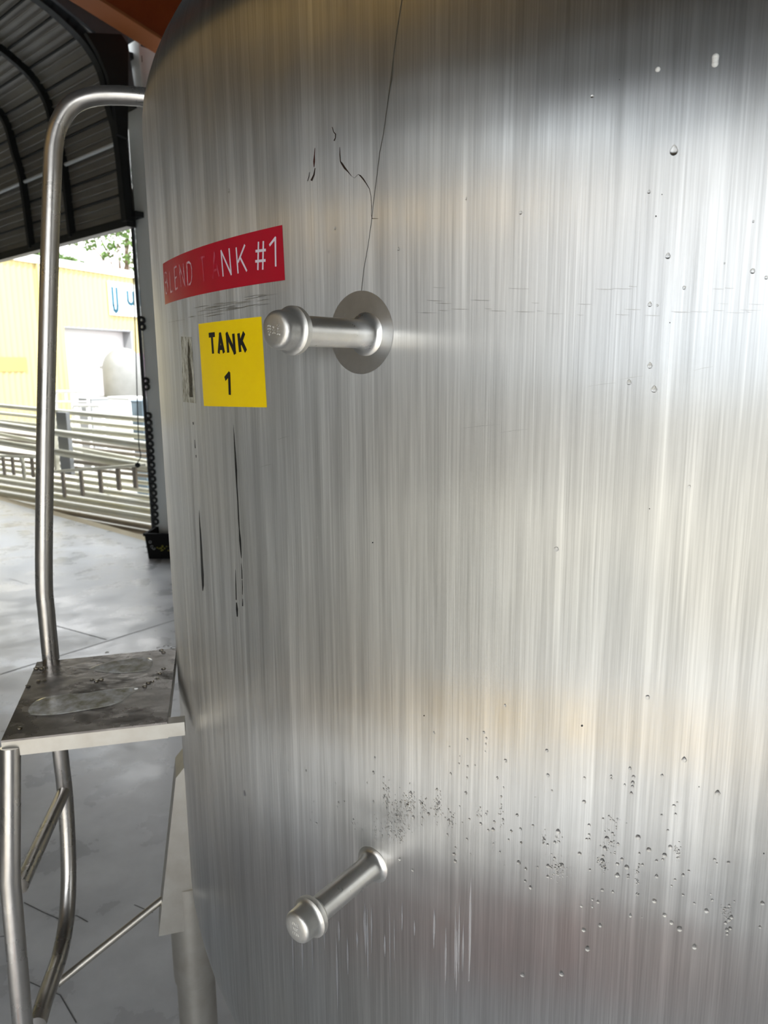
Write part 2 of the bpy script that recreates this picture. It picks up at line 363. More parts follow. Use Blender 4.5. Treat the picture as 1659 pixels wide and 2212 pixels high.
# orange rafter (bottom edge measured), flange lighter than the web
def raf(D): return 5.49 - .24 * (D - 3.78)
rf = thing('roof_rafter', 'orange painted steel rafter above and behind the tank', 'beam', W(7.3, 4.6, raf(4.6)))
P = [W(s, D, z) for s in (7.16, 7.22) for D, z in ((-2, raf(-2) + .02), (5.2, raf(5.2) + .02), (5.2, raf(5.2) + .62), (-2, raf(-2) + .62))]
MB().hexa(P).build('web', M_ORANGE, rf)
P = [W(s, D, z) for s in (7.05, 7.33) for D, z in ((-2, raf(-2)), (5.2, raf(5.2)), (5.2, raf(5.2) + .03), (-2, raf(-2) + .03))]
MB().hexa(P).build('flange', M_ORANGE2, rf)['label'] = 'lighter orange bottom flange'

# column, thin dark post, chain, cord
def at_floor(x, y, D):
    p = onD(x, y, D); return p
cl = onD(340, 1150, 4.52)
col = MB()
sC, dC = cl[:2] @ A2, 4.52
col.sbox(sC - .32, sC, 4.50, 4.52, 0, 5.45).sbox(sC - .32, sC, 4.78, 4.80, 0, 5.45).sbox(sC - .17, sC - .15, 4.52, 4.78, 0, 5.45)
tag(recenter(col.build('steel_column', M_COLUMN)), 'pale grey steel column rising just behind the tank edge', 'column')
pp = onD(331.5, 1140, 4.50)
ds = MB().tube([(pp[0], pp[1], 0), (pp[0], pp[1], 5.4)], .023, 10)
tag(recenter(ds.build('post', M_DARK)), 'thin dark post standing left of the grey column', 'post')
sp = pp[:2] @ A2
for y, lab in ((470, 'lowest black brace joining the thin post and the column'), (230, 'middle black brace joining the thin post and the column'), (120, 'upper black brace joining the thin post and the column')):
    z = onD(290, y, 4.5)[2]; tag(recenter(MB().sbox(sp - .25, sp + .05, 4.4, 4.6, z - .03, z + .03).build('brace', M_DARK)), lab, 'brace')
tag(recenter(MB().sbox(sC + .01, sC + .75, 4.47, 5.3, 4.9, 5.95).build('beam_bracket', M_DARK)), 'black bracket block at the head of the grey column', 'bracket')
ch = MB(); cp = onD(335.5, 1120, 4.42)
def ring(mb, c, r, t, n=14, X=None, Y=None, sx=1, sy=1):
    X = np.array(X if X is not None else (cr[0], cr[1], 0)); X = X / np.linalg.norm(X); Y = np.array([0, 0, 1.])
    mb.tube([c + X * math.cos(a) * r * sx + Y * math.sin(a) * r * sy for a in np.linspace(0, 2 * math.pi, n)], t, 6, False)
ys = list(range(898, 1138, 15)) + [690, 705, 823, 836]
for y in ys: ring(ch, np.array([cp[0], cp[1], onD(320, y, 4.42)[2]]), .030, .016)
ztop = onD(320, 330, 4.42)[2]
ch.tube([(cp[0], cp[1], .25), (cp[0], cp[1], ztop)], .004, 6)
tag(recenter(ch.build('hanging_chain', M_DARK)), 'black chain with ring links hanging between post and column', 'chain')
cd_ = MB(); c0 = [onD(x, y, 4.3) for x, y in ((288, 600), (293, 740), (297, 880), (300, 960), (304, 985), (297, 1000))]
cd_.tube(smooth_path(c0, 4), .006, 6); cd_.lathe(c0[-1] + [0, 0, -.03], (0, 0, 1), [(0, -.03), (.03, -.01), (.03, .02), (0, .04)], 8)
tag(recenter(cd_.build('cord', M_DARK)), 'thin dark cord with a knotted end hanging before the pipe rack', 'cord')

# ================================================================== THE TANK
tank = thing('steel_tank', 'huge round brushed stainless steel tank filling most of the frame', 'tank', (TC[0], TC[1], 0))
ZLO, ZHI, KLO, KHI = .83, 2.60, .5, .38
pr_ = [(TR * math.cos(t), ZLO - TR * KLO * math.sin(t)) for t in np.linspace(math.pi / 2, 0, 40)[:-1]]
pr_ += [(TR, z) for z in np.linspace(ZLO, ZHI, 30)] + [(TR * math.cos(t), ZHI + TR * KHI * math.sin(t)) for t in np.linspace(0, math.pi / 2, 40)[1:]]
nseg = 360; vs = []; fs = []
for r, z in pr_:
    for k in range(nseg + 1):
        a_ = 2 * math.pi * k / nseg; vs.append((r * math.cos(a_), r * math.sin(a_), z))
for i in range(len(pr_) - 1):
    for k in range(nseg): o_ = i * (nseg + 1) + k; fs.append((o_, o_ + 1, o_ + nseg + 2, o_ + nseg + 1))
me = bpy.data.meshes.new('shell'); me.from_pydata(vs, [], fs); me.polygons.foreach_set('use_smooth', [True] * len(fs))
uvl = me.uv_layers.new(name='brush'); arc = [0]
for (r0, z0), (r1, z1) in zip(pr_, pr_[1:]): arc.append(arc[-1] + math.hypot(r1 - r0, z1 - z0))
uvs = np.zeros((len(me.loops), 2)); li = np.zeros(len(me.loops), int); me.loops.foreach_get('vertex_index', li)
uvs[:, 0] = (li % (nseg + 1)) * TR * 2 * math.pi / nseg; uvs[:, 1] = np.array(arc)[li // (nseg + 1)]
uvl.data.foreach_set('uv', uvs.ravel())
me.materials.append(M_TANK); sh = bpy.data.objects.new('shell', me); COL.objects.link(sh); sh.parent = tank

def part(mb, name, m, parent=tank, label=None, auto=False):
    """meshes are written in world coordinates; every tank part's frame is the tank's own origin"""
    mb.v = [(v[0] - TC[0], v[1] - TC[1], v[2]) for v in mb.v]
    o = mb.build(name, m, None, auto); o.parent = parent
    if label: o['label'] = label
    return o

# --- labels
def patch(u0, z0, u1, z1, nu=24, nzz=6, off=.0004, corners=None):
    """rectangle or quad (corners BL, BR, TR, TL in u,z) bent round the shell"""
    c = corners or [(u0, z0), (u1, z0), (u1, z1), (u0, z1)]; vs = []
    for j in range(nzz + 1):
        for i in range(nu + 1):
            a, b = i / nu, j / nzz
            u = (1 - b) * ((1 - a) * c[0][0] + a * c[1][0]) + b * ((1 - a) * c[3][0] + a * c[2][0])
            z = (1 - b) * ((1 - a) * c[0][1] + a * c[1][1]) + b * ((1 - a) * c[3][1] + a * c[2][1])
            vs.append(cyl(u, z, off))
    mb = MB(); mb.add(vs, [(j * (nu + 1) + i, j * (nu + 1) + i + 1, (j + 1) * (nu + 1) + i + 1, (j + 1) * (nu + 1) + i) for j in range(nzz) for i in range(nu)], True)
    return mb
G = {
 'A': (1, [[(0, 0), (.5, 1), (1, 0)], [(.17, .3), (.83, .3)]]),
 'B': (.85, [[(0, 0), (0, 1), (.6, 1), (.88, .92), (.92, .76), (.85, .6), (.6, .53), (0, .53)], [(.6, .53), (.92, .45), (1, .27), (.92, .08), (.62, 0), (0, 0)]]),
 'L': (.7, [[(0, 1), (0, 0), (1, 0)]]), 'E': (.75, [[(1, 1), (0, 1), (0, 0), (1, 0)], [(0, .52), (.85, .52)]]),
 'N': (.95, [[(0, 0), (0, 1), (1, 0), (1, 1)]]),
 'D': (.85, [[(0, 0), (0, 1), (.5, 1), (.85, .88), (1, .65), (1, .35), (.85, .12), (.5, 0), (0, 0)]]),
 'T': (.9, [[(0, 1), (1, 1)], [(.5, 1), (.5, 0)]]), 'K': (.9, [[(0, 0), (0, 1)], [(1, 1), (.08, .42)], [(.35, .6), (1, 0)]]),
 '#': (1.0, [[(.22, 0), (.38, 1)], [(.68, 0), (.84, 1)], [(0, .32), (.98, .32)], [(.06, .68), (1.04, .68)]]),
 '1': (.35, [[(0, .78), (.9, 1), (.9, 0)]]), 'U': (.9, [[(0, 1), (0, .25), (.15, .05), (.5, -.02), (.85, .05), (1, .25), (1, 1)]]),
 'I': (.2, [[(.5, 0), (.5, 1)]]),
 '3': (.8, [[(0, .9), (.3, 1), (.8, .95), (.9, .75), (.7, .55), (.4, .52), (.8, .48), (1, .25), (.8, .04), (.3, 0), (0, .1)]]), '0': (.8, [[(.5, 0), (.1, .2), (0, .5), (.1, .8), (.5, 1), (.9, .8), (1, .5), (.9, .2), (.5, 0)]]),
 '4': (.8, [[(.8, 0), (.8, 1), (0, .3), (1, .3)]]),
}
def strokes(ch_, x, y, wd, h, t, mapf, mb):
    for line in G[ch_][1]:
        P = [np.array((x + a * wd, y + b * h)) for a, b in line]
        for i, (p, q) in enumerate(zip(P, P[1:])):
            d = (q - p) / np.linalg.norm(q - p); n = np.array((-d[1], d[0])) * t / 2
            e0 = d * t * .35 if i else 0 * d; e1 = d * t * .35 if i < len(P) - 2 else 0 * d
            c = [p - e0 - n, q + e1 - n, q + e1 + n, p - e0 + n]; k = 3; vs = []
            for m_ in range(k + 1):
                for a, b in ((c[0], c[1]), (c[3], c[2])): vs.append(mapf(*(a + (b - a) * m_ / k)))
            mb.add(vs, [(2 * m_, 2 * m_ + 2, 2 * m_ + 3, 2 * m_ + 1) for m_ in range(k)])
    return mb
def quad_map(c, off):
    def f(a, b):
        u = (1 - b) * ((1 - a) * c[0][0] + a * c[1][0]) + b * ((1 - a) * c[3][0] + a * c[2][0])
        z = (1 - b) * ((1 - a) * c[0][1] + a * c[1][1]) + b * ((1 - a) * c[3][1] + a * c[2][1])
        return cyl(u, z, off)
    return f
RC = [uz(357, 658), uz(616, 605), uz(610, 486), uz(352, 570)]
red = part(patch(0, 0, 0, 0, 40, 4, .0004, RC), 'red_label', M_RED, tank, 'dark red sticker reading BLEND TANK #1 with worn letters')
# the same points in the sticker's own unit square
def locate(c, x, y):
    U, Z = uz(x, y); a = b = .5
    for _ in range(60):
        f = lambda a, b: ((1 - b) * ((1 - a) * c[0][0] + a * c[1][0]) + b * ((1 - a) * c[3][0] + a * c[2][0]), (1 - b) * ((1 - a) * c[0][1] + a * c[1][1]) + b * ((1 - a) * c[3][1] + a * c[2][1]))
        u, z = f(a, b); a += (U - u) / (c[1][0] - c[0][0]); b += (Z - z) / (c[3][1] - c[0][1])
    return a, b
def put(word, c, mb, tw, off):
    """word: list of (char, bottom-left px, bottom-right px, top-left px): placed where it stands on the sticker"""
    for ch_, bl, brr, tl in word:
        p0, p1, p2 = (np.array(uz(*q)) for q in (bl, brr, tl))
        for line in G[ch_][1]:
            P = [p0 + (p1 - p0) * a + (p2 - p0) * b for a, b in line]
            for i, (p, q) in enumerate(zip(P, P[1:])):
                d = (q - p) / np.linalg.norm(q - p); n = np.array((-d[1], d[0])) * tw / 2
                e0 = d * tw * .35 if i else 0 * d; e1 = d * tw * .35 if i < len(P) - 2 else 0 * d
                cc = [p - e0 - n, q + e1 - n, q + e1 + n, p - e0 + n]
                mb.add([cyl(*v, off) for v in cc], [(0, 1, 2, 3)])
    return mb
X6 = lambda x, y: (320 + x / 3.072, 460 + y / 3.072)
def w6(L_, i=4, j=3): return [(c, X6(a[0] + i, a[1] - j), X6(b[0] - i, b[1] - j), X6(d[0] + i, d[1] + j)) for c, a, b, d in L_]
mb = put(w6([('N', (497, 425), (558, 410), (483, 250)), ('K', (596, 405), (662, 390), (583, 226)), ('#', (712, 384), (790, 378), (705, 192)), ('1', (806, 366), (858, 358), (803, 172))]), RC, MB(), .0038, .0008)
part(mb, 'lettering', M_WHITE_LET, red, 'white letters NK #1')
mb = put(w6([('B', (117, 538), (140, 530), (107, 398)), ('L', (148, 528), (172, 520), (140, 385)), ('E', (180, 510), (204, 500), (172, 362)), ('N', (218, 495), (252, 486), (205, 345)), ('D', (262, 482), (300, 470), (255, 330))]), RC, MB(), .0034, .0008)
part(mb, 'worn_lettering', M_WORN_LET, red, 'worn letters BLEND')
mb = put(w6([('T', (350, 462), (400, 450), (335, 300)), ('A', (430, 440), (478, 425), (418, 268))]), RC, MB(), .0034, .0008)
part(mb, 'faded_lettering', M_GHOST_LET, red, 'almost vanished letters TA')
YC = [uz(441, 877), uz(577, 880), uz(565, 684), uz(429, 700)]
yel = part(patch(0, 0, 0, 0, 20, 4, .0004, YC), 'yellow_label', M_YEL, tank, 'bright yellow square sticker reading TANK 1')
TW_Y = .0078
mb = put(w6([('T', (406, 944), (462, 941), (397, 803)), ('A', (463, 942), (514, 938), (455, 800)), ('N', (526, 936), (585, 934), (517, 796)), ('K', (606, 932), (660, 928), (594, 790))], 8, 9), YC, MB(), TW_Y, .0008)
mb = put(w6([('1', (512, 1212), (552, 1210), (507, 1068))]), YC, mb, TW_Y, .0008)
part(mb, 'lettering', M_BLACK, yel, 'black letters TANK 1')
# remains of an older label
WC = [uz(396, 868), uz(424, 871), uz(414, 728), uz(391, 727)]
wl_ = patch(0, 0, 0, 0, 14, 30, .0004, WC)
for i, v in enumerate(wl_.v):
    j, k = divmod(i, 15)
    if k in (0, 14):
        e = (rs.rand() - .5) * .003; wl_.v[i] = (v[0] + e * .3, v[1] - e * .3, v[2] + e * .3)
worn = part(wl_, 'worn_label', M_GLUE, tank, 'grubby torn remains of an old label left of the yellow sticker')
def band(pts, off):
    """pts: (x, y, width in px) along a mark on the shell"""
    mb = MB(); vs = []
    for i, (x, y, wp) in enumerate(pts):
        x0, y0 = pts[max(i - 1, 0)][:2]; x1, y1 = pts[min(i + 1, len(pts) - 1)][:2]
        d = np.array((x1 - x0, y1 - y0), float); d /= np.linalg.norm(d); n = np.array((-d[1], d[0])) * wp / 2
        vs += [oncyl(x - n[0], y - n[1], off), oncyl(x + n[0], y + n[1], off)]
    mb.add(vs, [(2 * i, 2 * i + 1, 2 * i + 3, 2 * i + 2) for i in range(len(pts) - 1)]); return mb
part(band([(406, 738, 1), (408, 755, 5), (407, 770, 4), (410, 800, 7), (412, 830, 7), (413, 858, 7)], .0008), 'numeral', M_BLACKWORN, worn, 'blackened numeral 1')

# --- marks on the shell
X9 = lambda x, y: (340 + x / 4.4233, 880 + y / 4.424)
def b9(L_): return [(*X9(x, y), w_ / 4.42) for x, y, w_ in L_]
part(band(b9([(725, 170, 1), (732, 280, 7), (742, 430, 13), (752, 600, 18), (758, 750, 11), (768, 900, 10), (775, 1060, 12), (781, 1160, 8), (790, 1270, 20), (797, 1370, 12), (802, 1440, 4)]), .0004), 'black_drip', M_BLACK, label='long black streak below the yellow sticker')
mb = MB()
for seg in ([(398, 985, 2), (402, 1080, 9), (410, 1200, 14), (418, 1350, 18), (425, 1500, 20), (431, 1600, 24), (435, 1700, 20), (433, 1755, 5)],):
    q = band(b9(seg), .0004); mb.add(q.v, q.f)
part(mb, 'black_drip', M_BLACK, label='short thick black streak nearest the tank edge')
mb = MB()
for seg in ([(745, 1550, 2), (749, 1700, 9), (753, 1840, 9)], [(755, 1865, 8), (760, 1930, 20), (763, 2000, 10)], [(800, 1490, 2), (806, 1560, 7), (808, 1640, 8)], [(809, 1650, 5), (812, 1720, 7), (812, 1790, 5)], [(814, 1830, 5), (814, 1900, 9)], [(340, 140, 8), (344, 165, 8)], [(356, 310, 3), (362, 390, 8)], [(368, 455, 8), (370, 480, 6)]):
    q = band(b9(seg), .0004); mb.add(q.v, q.f)
part(mb, 'black_spatter', M_BLACK, label='broken thin black dashes beside the long streak')
def thin(segs, name, m, label=None, off=.0004, f=lambda x, y: (x, y), k=1):
    mb = MB()
    for sg in segs:
        q = band([(*f(x, y), w_ / k) for x, y, w_ in sg], off); mb.add(q.v, q.f)
    return part(mb, name, m, label=label)
X5 = lambda x, y: (600 + x / 5.53, 240 + y / 5.53)
thin([[(868, 0, 1.2), (858, 60, 1.3), (850, 120, 1.5), (845, 172, 4), (842, 190, 2.5), (835, 240, 1.3), (828, 290, 1), (820, 330, 1.2), (814, 380, 1), (808, 425, 1), (802, 480, 1), (795, 530, 1), (786, 580, 1), (780, 636, 1.3)]],
     'hairline_scratch', M_HAIR, 'long hairline scratch running down to the upper nozzle')
thin([[(443, 440, 5), (438, 520, 10), (434, 600, 22), (432, 670, 6)]], 'gouge', M_RUST, 'reddish black gouge left of the others', f=X5, k=5.53)
thin([[(445, 680, 8), (432, 760, 16), (400, 830, 22)], [(378, 730, 5), (372, 780, 7), (355, 835, 6)], [(650, 190, 8), (668, 250, 10), (690, 275, 14), (688, 320, 9), (672, 355, 14)],
      [(741, 430, 5), (742, 520, 11), (748, 600, 12), (765, 625, 22), (800, 680, 24), (840, 725, 12), (880, 775, 6)],
      [(880, 775, 3), (915, 800, 4), (960, 755, 4), (985, 770, 16), (1020, 810, 16), (1060, 870, 10), (1095, 930, 6), (1112, 1010, 5), (1120, 1140, 6), (1116, 1230, 4), (1125, 1282, 8), (1200, 1283, 3)]],
     'gouge', M_SCRATCH, 'branching dark gouge above the upper nozzle', f=X5, k=5.53)
# grinding scuffs round the middle at the height of the upper nozzle
sc = []
for k in range(26):
    x = rs.uniform(360, 560); y = 690 - (x - 360) * .22 + rs.uniform(-14, 14); l = rs.uniform(15, 60); sc.append([(x, y, .6), (x + l / 2, y - l * .1, rs.uniform(.8, 1.6)), (x + l, y - l * .18, .5)])
for k in range(34):
    x = rs.uniform(850, 1640); y = 655 + (x - 850) * .008 + rs.choice([-38, -5, 12, 22]) + rs.uniform(-4, 4); l = rs.uniform(12, 50); sc.append([(x, y, .5), (x + l / 2, y + 1, rs.uniform(.7, 1.5)), (x + l, y + 1, .5)])
for x, y, l in ((1270, 835, 60), (1340, 820, 50), (1500, 800, 40), (1080, 935, 60), (560, 1010, 30), (600, 950, 25), (1000, 925, 80)):
    sc.append([(x, y, .5), (x + l / 2, y - 5, 1.0), (x + l, y - 8, .4)])
thin(sc, 'scuff_mark', M_SMUDGE, 'faint grey horizontal scuffs level with the nozzle')
# pale dried runs below the lower nozzle
rn = []
for k in range(26):
    x = rs.uniform(615, 1010); y0 = 1960 + (x - 615) * .0 + rs.uniform(-20, 60); l = rs.uniform(30, 170); sl = (x - 903) / 8400 * -1
    rn.append([(x, y0, .5), (x + sl * l * .5, y0 + l * .5, rs.uniform(1.5, 6)), (x + sl * l, y0 + l, 1.2)])
rn += [[(1018, 1890, .5), (1016, 1960, 5), (1015, 2040, 5), (1013, 2120, 2)], [(527, 1708, 2), (529, 1719, 4)]]
M_RUNS = mat('pale_run', (.50, .50, .52), .42, .9, noise=((300, 300, 20), .2, (.60, .60, .62)))
thin(rn, 'dried_run', M_RUNS, 'pale vertical dried water runs low on the tank')
dots = MB()
for x, y, r in ((1257, 1568, 2.2), (805, 1172, 1.6), (1417, 467, 1.8), (1403, 1099, 1.3), (916, 1546, 1.5), (1338, 172, 1.0), (1447, 697, 1.3), (1430, 420, 1.2), (1650, 1844, 1.5), (1510, 1700, 1)):
    dots.add([oncyl(x + r * math.cos(a), y + r * math.sin(a), .0005) for a in np.linspace(0, 2 * math.pi, 9)[:-1]], [tuple(range(8))])
part(dots, 'pit_mark', M_BLACK, label='tiny black specks on the steel')

# --- nozzles with screwed caps
u_n, _ = uz(790, 722); th_n = u_n / TR; er = np.array([math.cos(th_n), math.sin(th_n), 0]); et = np.array([-math.sin(th_n), math.cos(th_n), 0])
def nozzle(px, lab, disc):
    u, z = uz(*px); b0 = np.array(cyl(u_n, z)); o = b0 - er * .008
    rr = .0182
    if disc:
        d = MB(); u0, z0 = uz(779, 719)
        ring_ = []
        for r in np.linspace(0, .0535, 8): ring_.append([cyl(u0 + r * math.cos(a), z0 + r * 1.0 * math.sin(a), .0006) for a in np.linspace(0, 2 * math.pi, 49)[:-1]])
        vs = [p for q in ring_ for p in q]; d.add(vs, [(i * 48 + k, i * 48 + (k + 1) % 48, (i + 1) * 48 + (k + 1) % 48, (i + 1) * 48 + k) for i in range(7) for k in range(48)], True)
        part(d, 'polished_ring', M_DISC, label='round ground patch around the upper nozzle')
    n = MB(); n.lathe(o, er, [(rr + .012, 0), (rr + .010, .0085), (rr + .005, .0105), (rr + .0022, .014), (rr + .0005, .020), (rr, .028), (rr, .128), (rr + .0012, .1285), (rr + .0012, .131), (rr - .001, .132), (rr - .001, .134), (rr + .001, .1345), (rr + .001, .138), (rr - .002, .139)], 64)
    noz = part(n, 'nozzle', M_NOZ, tank, lab, auto=40)
    c = MB(); c.lathe(o, er, [(rr + .0015, .1375), (.0275, .1385), (.0283, .1400), (.0283, .1465), (.0262, .1475), (.0235, .150), (.0228, .154), (.0224, .166), (.0216, .1695), (.0195, .1722), (.0160, .1734), (.0100, .1738), (0.0001, .1739)], 64)
    cap = part(c, 'cap', M_CAP, noz, 'dull rounded steel end cap', auto=38)
    s_ = MB(); s_.lathe(o, er, [(rr + .0018, .1345), (rr + .0028, .1350), (rr + .0028, .1372), (rr + .0018, .1376)], 48); part(s_, 'seal', M_BLUE, noz, 'thin blue seal under the cap')
    # small cast marks on the cap face
    st = MB(); fc = o + er * .1738; Zv = np.array([0, 0, 1.])
    X_, Y_ = (Zv, et) if disc else (-et, Zv)
    for r_, row in enumerate(('3040', '304', '4033')):
        wd = .0032; x0 = -len(row) * wd / 2
        for i, c_ in enumerate(row):
            for line in G[c_][1]:
                P = [fc + X_ * (x0 + i * wd + a * wd * .7) + Y_ * ((1 - r_) * .0072 - .002 + b * .0042) for a, b in line]
                for p, q in zip(P, P[1:]): st.tube([p, q], .00032, 4, False)
    part(st, 'cast_mark', M_CAP if disc else M_CAP, noz)
    return noz
nozzle((790, 722), 'upper nozzle pipe with fillet weld, ringed by a ground patch', True)
nozzle((800, 1865), 'lower nozzle pipe pointing down-left in the photo', False)

# --- legs
lp = onDist(455, 2150, 1.80); v_ = lp[:2] - TC; ang0 = math.atan2(v_[1], v_[0])
for k in range(4):
    an = ang0 + k * math.pi / 2; e = np.array([math.cos(an), math.sin(an), 0]); t_ = np.array([-e[1], e[0], 0]); c0 = np.array([TC[0], TC[1], 0])
    lr = 1.425
    lg = MB(); P0 = c0 + e * (lr - .005); lg.lathe(P0, (0, 0, 1), [(.001, 0), (.075, 0), (.075, .012), (.05, .013), (.05, .50), (.055, .505), (.056, .52), (.056, .80), (.001, .80)], 40)
    leg = part(lg, 'leg', M_FLANGE, tank, auto=35)
    # tapered gusset: radial wedge
    g_ = MB(); hw = .052
    prof = [(TR - .25, .70), (TR + .088, .685), (TR + .022, 1.115), (TR - .012, 1.15), (TR - .012, .9)]
    prof = [(TR - .16, .685), (TR + .088, .685), (TR + .020, 1.115), (TR - .010, 1.15)]
    P = [c0 + e * r + t_ * s_ * hw + [0, 0, z] for s_ in (-1, 1) for r, z in prof]
    g_.hexa(P); part(g_, 'gusset', M_FLANGE, leg, 'tapered steel gusset above the leg')

# ================================================================== STEP STAND beside the tank
ZP = 1.38
FL, BL, BR, FR = onz(2, 1600, ZP), onz(80, 1430, ZP), onz(381, 1400, ZP), onz(361, 1560, ZP)
Q = onz(110, 1424, ZP)
st = thing('step_stand', 'stainless tube step stand with wet tread and hooped handrail left of the tank', 'steps', (FL[0], FL[1], 0))
OFF = np.array([FL[0], FL[1], 0])
def spart(mb, name, m, label=None, auto=False, parent=None):
    mb.v = [tuple(np.array(v) - OFF) for v in mb.v]; o = mb.build(name, m, None, auto); o.parent = parent or st
    if label: o['label'] = label
    return o
dz = np.array([0, 0, 1.])
tr_ = MB(); c_ = [FL, FR, BR, BL]
tr_.hexa([p - dz * .004 for p in c_] + [p for p in c_]); tread = spart(tr_, 'tread', M_PLATE, 'dark wet tread plate')
fl = MB()
def strip(a, b, h, t):
    d = (b - a)[:2]; d /= np.linalg.norm(d); n = np.array([-d[1], d[0], 0]) * t
    fl.hexa([a - dz * h, b - dz * h, b - dz * h + n, a - dz * h + n, a - dz * .0042, b - dz * .0042, b - dz * .0042 + n, a - dz * .0042 + n])
strip(FL, FR, .036, .004); strip(FR, BR, .036, .004); strip(BR, BL, .036, .004); strip(BL, FL, .036, .004)
spart(fl, 'tread_flange', M_FLANGE, 'pale folded front edge of the tread', parent=None)
bk = MB(); e1 = FR + (FR - FL) / np.linalg.norm(FR - FL) * .075
e1 = onPlane(398, 1556, FR, np.cross(FR - FL, dz)); n_ = (BR - FR) / np.linalg.norm(BR - FR) * .03
bk.hexa([FR - dz * .034, e1 - dz * .034, e1 + n_ - dz * .034, FR + n_ - dz * .034, FR - dz * .004, e1 - dz * .004, e1 + n_ - dz * .004, FR + n_ - dz * .004])
spart(bk, 'bracket', M_FLANGE, 'short bracket from the tread to the tank')
# handrail: in the vertical plane along the tread's back edge
nb = np.cross(BR - Q, dz); nb /= np.linalg.norm(nb)
hp = [onPlane(x, y, Q, nb) for x, y in ((110, 1424), (101, 1330), (95, 1245), (97, 1000), (101, 800), (107, 560), (113, 380), (117, 310), (130, 262), (158, 225), (200, 209), (250, 206), (300, 209), (325, 212))]
spart(MB().tube(smooth_path(hp, 5), .0205, 20), 'handrail', M_STEEL, 'long bent handrail tube hooking over to the tank')
# lower frame lies in the vertical plane through the post and the front-left corner
nl = np.cross(Q - FL, dz); nl /= np.linalg.norm(nl)
lp_ = [np.array([Q[0], Q[1], ZP - .004])] + [onPlane(x, y, Q, nl) for x, y in ((131, 1630), (141, 1720), (147, 1830), (148, 1910), (143, 1990), (130, 2060), (112, 2115), (95, 2165), (80, 2215))]
spart(MB().tube(smooth_path(lp_, 5), .0195, 20), 'rear_leg', M_STEEL, 'rear tube leg curving down to the front leg')
ft = [FL + [0.012, 0.01, -.02]] + [onPlane(x, y, FL, nl) for x, y in ((22, 1900), (49, 2212))]
d_ = ft[2] - ft[1]; ft.append(ft[2] + d_ * ((0 - ft[2][2]) / d_[2]))
spart(MB().tube(ft, .0195, 20), 'front_leg', M_STEEL)
bz = [onPlane(x, y, Q, nl) for x, y in ((137, 1712), (44, 1915))]
spart(MB().tube(bz, .0165, 20), 'diagonal_brace', M_STEEL, 'shiny diagonal tube brace')
rp0, rp1 = onPlane(124, 2125, Q, nl), onDist(352, 1942, 1.80)
spart(MB().tube([rp0, rp1], .0095, 10), 'tie_rod', M_FLANGE, 'thin rod running up to the tank leg')
# right hand legs hidden by the tank still carry the tread
for p in (FR, BR):
    q = p + np.array([*( (FL - FR)[:2] * .08), 0]); spart(MB().tube([q - dz * .03, (q[0] * 1 - .02, q[1], .62)], .010, 8), 'hanger', M_STEEL) if False else None
# water lying on the tread
def puddle(px, name, lab, h=.0012):
    P = [onz(x, y, ZP + .0002) for x, y in px]; P = smooth_path(P + [P[0]], 5)[:-1]; c = sum(P) / len(P); n = len(P); mb = MB()
    ins = [c + (p - c) * .93 + dz * h for p in P]
    mb.add(P + ins, [(i, (i + 1) % n, n + (i + 1) % n, n + i) for i in range(n)] + [])
    mb.add(ins, [tuple(range(n))])
    return tag(recenter(mb.build(name, M_PUDDLE_SHEEN)), lab, 'puddle', 'puddles on the step tread')
X4 = lambda L_: [(x / 3.072, 1240 + y / 3.072) for x, y in L_]
puddle(X4([(200, 935), (190, 890), (260, 830), (400, 800), (560, 790), (720, 765), (880, 752), (915, 765), (850, 810), (800, 850), (720, 875), (560, 905), (400, 930), (280, 938)]), 'puddle', 'long water puddle across the front of the step tread')
puddle(X4([(590, 628), (680, 595), (820, 568), (950, 552), (1005, 565), (1010, 600), (970, 640), (850, 655), (740, 655), (650, 645)]), 'puddle', 'shorter oval puddle at the back of the step tread')
bead = MB()
for x, y in ((960, 745), (985, 722), (1010, 712), (1045, 692), (1060, 660), (1085, 628), (240, 625), (275, 628), (300, 622), (255, 712), (295, 708), (190, 745), (180, 740), (610, 700), (640, 712), (670, 700), (1050, 490), (1070, 505), (1100, 480), (1130, 478), (1150, 488), (1085, 520), (710, 522), (130, 1025), (20, 1045)):
    c = onz(*X4([(x, y)])[0], ZP); r = .004 + .003 * rs.rand(); bead.lathe(c, (0, 0, 1), [(r, 0), (r * .9, r * .25), (r * .5, r * .45), (.0001, r * .5)], 10)
tag(recenter(bead.build('water_beads', M_WATER)), 'scattered beads of water on the dark step tread', 'water drops', kind='stuff')

# ================================================================== YARD
# crate by the column
cb_ = onz(321, 1207, 0); X = np.array([cr[0], cr[1], 0]); X /= np.linalg.norm(X)
an = math.radians(-4); X = np.array([math.cos(an), math.sin(an), 0]); Yc = np.array([-X[1], X[0], 0])
cw, cdp, chh = .46, .34, .30
crate = thing('plastic_crate', 'black open plastic crate on the floor beside the column', 'crate', cb_)
mb = MB(); t_ = .015; org = cb_
def cq(a, b, z): k = 1 + .10 * z / chh; return org + X * (cw / 2 + (a - cw / 2) * k) + Yc * (cdp / 2 + (b - cdp / 2) * k) + dz * z
def cwall(a0, a1, b0, b1, z0, z1): mb.hexa([cq(a, b, z) for z in (z0, z1) for a, b in ((a0, b0), (a1, b0), (a1, b1), (a0, b1))])
cwall(0, cw, 0, t_, 0, chh); cwall(0, cw, cdp - t_, cdp, 0, chh); cwall(0, t_, t_, cdp - t_, 0, chh); cwall(cw - t_, cw, t_, cdp - t_, 0, chh); cwall(t_, cw - t_, t_, cdp - t_, 0, .02)
cwall(-.012, cw + .012, -.012, .0, chh - .03, chh); cwall(-.012, 0, 0, cdp, chh - .03, chh); cwall(-.008, cw + .008, -.008, 0, chh * .45, chh * .48)
